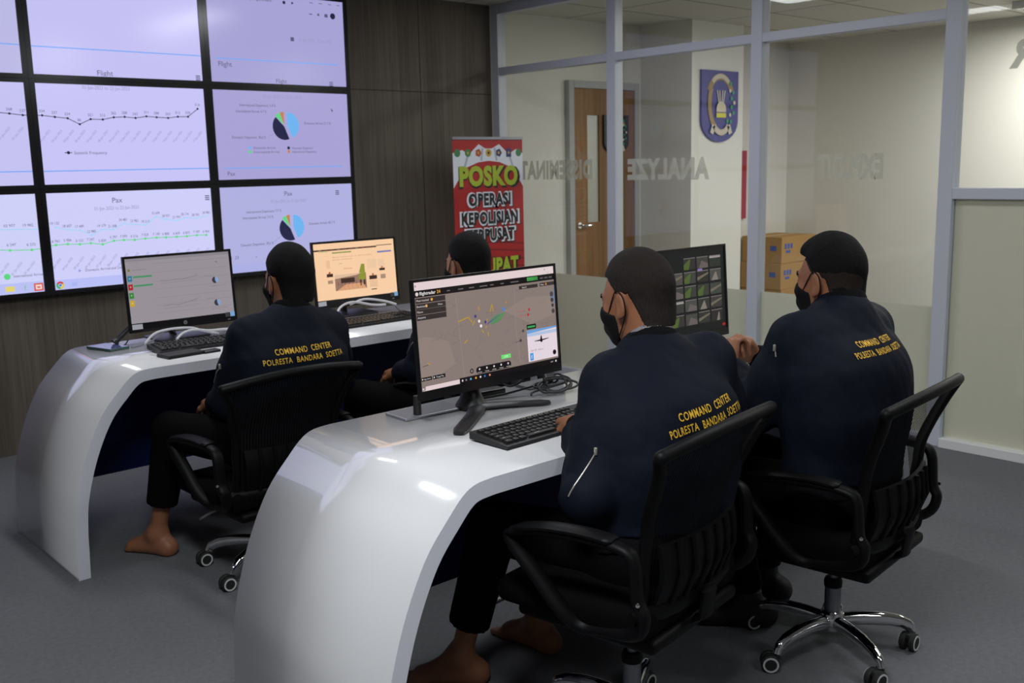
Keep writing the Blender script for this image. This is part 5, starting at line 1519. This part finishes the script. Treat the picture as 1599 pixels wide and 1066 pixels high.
    jk.wrinkle(.0036, mid, 1.25); jk.wrinkle(.0018, mid + 9, 2.6)
    jk.half(J['P'] + upv * .045 + fwd * .0, -upv)
    jo = sobj('jacket', jk, M['jacket'], root)
    bv = BVHTree.FromPolygons([tuple(v) for v in jk.V], [tuple(f.vertices) for f in jo.data.polygons])
    parts.append(jo)
    # knitted collar, hem and cuffs
    cs = SDF(J['N'] - .2, J['N'] + .2, .004)
    ndir = nrm(hp(0, -.02, -.06) - J['N'] + upv * .10)
    cs.cone(J['N'] - ndir * .04, J['N'] + ndir * .016, .092, .079, 0); cs.cone(J['N'] - ndir * .06, J['N'] + ndir * .06, .066, .066, 0, 'sub')
    cs.half(J['N'] + ndir * .030, nrm(ndir + fwd * .22)); cs.half(J['N'] - ndir * .004, -ndir)
    cs.ell(J['N'] + ndir * .01, (.0, .0, .0), None, 0) if False else None
    co = sobj('collar', cs, M['rib'], jo); parts.append(co)
    if p.get('shirt'):
        ss = SDF(J['N'] - .2, J['N'] + .2, .004)
        ss.cone(J['N'] - ndir * .03, J['N'] + ndir * .03, .072, .068, 0); ss.cone(J['N'] - ndir * .06, J['N'] + ndir * .08, .062, .061, 0, 'sub')
        ss.half(J['N'] + ndir * .046, nrm(ndir + fwd * .25)); so = sobj('shirt_collar', ss, M['shirt_grey'], root); so['label'] = 'grey shirt collar'; parts.append(so)
    for q in 'LR':
        W, El = J['W' + q], J['E' + q]; n_ = nrm(W - El); bm = NB()
        P = [W - n_ * .070, W - n_ * .062, W - n_ * .035, W - n_ * .006, W - n_ * .002, W + n_ * .0]
        tube(bm, P, [.044, .047, .042, .037, .036, .031], 20)
        c = obj('cuff', bm, M['rib'], jo, smooth=60); parts.append(c)
    hm = SDF(lo, hi, .006)
    for s in (-1, 1): hm.cone(J['P'] + lat * s * .085 - upv * .03, J['P'] + lat * s * .085 + upv * .06, .121, .124, .05)
    hm.half(J['P'] + upv * .055, upv); hm.half(J['P'] + upv * .005, -upv)
    parts.append(sobj('hem_band', hm, M['rib'], jo))
    # sleeve zip
    for q, sg in (('L', -1),):
        S, El = J['S' + q], J['E' + q]; ad = nrm(El - S); outw = nrm(np.cross(ad, fwd) * 1.0)
        if outw @ lat > 0: outw = -outw
        pts = []
        outz = p.get('zipdir'); outw = nrm(outz) if outz is not None else outw
        for i in range(9):
            t = p['zip'][0] + (p['zip'][1] - p['zip'][0]) * i / 8
            o = S + (El - S) * t + np.cross(ad, outw) * (-1 + 2 * i / 8) * p.get('zipoff', .028)
            hit = bv.ray_cast(Vector(o + outw * .3), Vector(-outw), .5)
            if hit[0] is not None: pts.append(hit[0] + Vector(outw) * .001)
        if len(pts) > 2:
            bm = NB(); tube(bm, pts, .0020, 6); box(bm, pts[0] + Vector(outw) * .004, (.008, .008, .020), None, .002)
            parts.append(obj('sleeve_zip', bm, M['zip_silver'], jo, smooth=60))
    # back lettering, laid on the cloth
    tp = p['text']; c = np.array(tp['c'], float); ru = nrm(tp['u']); rv = nrm(np.cross(ru, tp['d'])); dd = nrm(tp['d'])
    if rv[2] < 0: rv = -rv
    V, F = [], []
    for s_, zoff, hgt, wd in (('COMMAND  CENTER', tp['h'] * .85, tp['h'], tp['w'] * .70), ('POLRESTA  BANDARA  SOETTA', -tp['h'] * .72, tp['h'], tp['w'])):
        tv, tf, a, bb = text_geo(s_, .014, 1.12); base = len(V); k = hgt / .73
        m_ = bmesh.new(); tvv = [m_.verts.new(((x - (a + bb) / 2) * wd / (bb - a), y * k + zoff, 0)) for x, y in tv]
        for f in tf:
            try: m_.faces.new([tvv[i] for i in f])
            except ValueError: pass
        bmesh.ops.triangulate(m_, faces=m_.faces)
        for _ in range(3):
            lg = [e for e in m_.edges if e.calc_length() > .006]
            if not lg: break
            bmesh.ops.subdivide_edges(m_, edges=lg, cuts=1)
            bmesh.ops.triangulate(m_, faces=m_.faces)
        m_.verts.index_update()
        for v in m_.verts:
            o = c + ru * v.co.x + rv * v.co.y
            hit = bv.ray_cast(Vector(o - dd * .25), Vector(dd), .6)
            q = hit[0] if hit[0] is not None else Vector(o)
            V.append(tuple(q - Vector(dd) * .0022))
        F += [tuple(base + v.index for v in f.verts) for f in m_.faces]
        m_.free()
    me = bpy.data.meshes.new('back_lettering'); me.from_pydata(V, [], F); me.materials.append(M['yellow_thread'])
    to = bpy.data.objects.new('back_lettering', me); COL.objects.link(to); to.parent = jo; parts.append(to)
    for o in parts:
        o.matrix_parent_inverse = root_inv if o.parent == root else Matrix.Identity(4)
    return root
def lz_of(sd, Hc, Rh, i):
    ax = sd.grid(); X, Y, Z = ax[0][:, None, None] - Hc[0], ax[1][None, :, None] - Hc[1], ax[2][None, None, :] - Hc[2]
    return Rh[0, i] * X + Rh[1, i] * Y + Rh[2, i] * Z

CURL = (.35, .5, .35)
def shift(J, d): return {k: tuple(np.array(v, float) + np.array(d)) for k, v in J.items()}
J1 = dict(P=(1.83, 3.37, .47), C=(1.87, 3.35, .80), N=(1.90, 3.37, .965), H=(1.935, 3.43, 1.085),
          SL=(1.735, 3.40, .885), SR=(2.05, 3.36, .885), EL=(1.675, 3.47, .655), WL=(1.70, 3.66, .61), ER=(2.17, 3.50, .655), WR=(2.10, 3.70, .62),
          HL=(1.74, 3.36, .485), KL=(1.555, 3.74, .51), AL=(1.495, 3.815, .085), HR=(1.93, 3.36, .485), KR=(2.03, 3.80, .50), AR=(2.04, 3.86, .085))
pose1 = dict(seed=3, label='person in navy jacket at the far desk before the grey statistics monitor, foot bare',
    J=J1, head=(.06, -.02, .03), hair=(.016, .006), hairmat='hair_black', cuff=.30, cuffr=.060, seatz=.4,
    handL=((.3, .9, -.15), (0, .1, 1), -1, CURL), handR=((-.3, .9, -.15), (0, .1, 1), 1, CURL),
    toeL=(-.45, .89, 1), toeR=(.1, 1, -1), zip=(.45, .8), text=dict(c=(1.862, 3.19, .830), u=(1, 0, .02), d=(0, 1, 0), w=.315, h=.021))
person(pose1)
J2 = shift(J1, (.855, -.05, -.004)); J2['H'] = (2.775, 3.365, 1.083)
pose2 = dict(pose1); pose2.update(seed=5, J=J2, label='person at the far desk seen only as a dark head above the flight-map monitor', hair=(.010, .005), head=(.0, -.02, .0),
    text=dict(c=(2.717, 3.14, .819), u=(1, 0, .0), d=(0, 1, 0), w=.30, h=.021))
person(pose2)
J3 = dict(P=(1.945, 1.60, .50), C=(2.00, 1.645, .83), N=(2.055, 1.725, 1.005), H=(2.085, 1.80, 1.132),
          SL=(1.905, 1.730, .935), SR=(2.225, 1.675, .955), EL=(1.735, 1.66, .685), WL=(1.915, 1.865, .803), ER=(2.37, 1.70, .72), WR=(2.20, 1.93, .805),
          HL=(1.865, 1.60, .505), KL=(1.765, 2.06, .50), AL=(1.715, 2.165, .085), HR=(2.05, 1.60, .505), KR=(2.11, 2.03, .50), AR=(2.03, 2.165, .085))
pose3 = dict(seed=7, label='person in navy jacket seated closest to the camera, left hand on the keyboard',
    J=J3, head=(.03, -.14, .0), hair=(.007, .0025), hairmat='hair_brown', cuff=.26, cuffr=.060, seatz=.4, shirt=True,
    handL=((.45, .88, -.12), (-.1, .1, 1), -1, (.45, .55, .4)), handR=((-.4, .9, -.1), (0, .1, 1), 1, (.45, .55, .4)),
    toeL=(-.75, .66, 1), toeR=(-.08, 1, -1), zip=(.55, .95), zipdir=(-.9, -.35, .1), text=dict(c=(2.012, 1.5, .864), u=(1, -.02, .13), d=(.1, 1, 0), w=.275, h=.0205))
person(pose3)
J4 = dict(P=(2.690, 1.51, .50), C=(2.715, 1.525, .86), N=(2.755, 1.570, 1.050), H=(2.785, 1.625, 1.134),
          SL=(2.59, 1.62, .970), SR=(2.935, 1.585, .970), EL=(2.53, 1.715, .755), WL=(2.655, 1.905, .850), ER=(2.985, 1.76, .80), WR=(2.825, 1.935, .855),
          HL=(2.61, 1.52, .50), KL=(2.605, 1.90, .495), AL=(2.625, 1.80, .09), HR=(2.80, 1.52, .50), KR=(2.87, 1.92, .495), AR=(2.84, 1.88, .09))
pose4 = dict(seed=11, label='person with clasped hands at the right end of the near desk',
    J=J4, head=(-.10, -.03, .0), hair=(.016, .0015), hairmat='hair_black', hairline=.004, nape=-.060, quiff=True, fade=True, cuff=.08, cuffr=.058, seatz=.4, shoes=True,
    handL=((.35, .2, .55), (-.75, .3, .4), -1, (.75, .75, .5)), handR=((-.55, .0, .5), (.7, .4, .4), 1, (.85, .8, .5)),
    toeL=(-.62, .78, -1), toeR=(-.2, 1, 1), zip=(.26, .34), zipoff=-.008, zipdir=(-.85, -.2, .5), text=dict(c=(2.705, 1.4, .956), u=(1, .0, .045), d=(0, 1, 0), w=.215, h=.0165))
person(pose4)
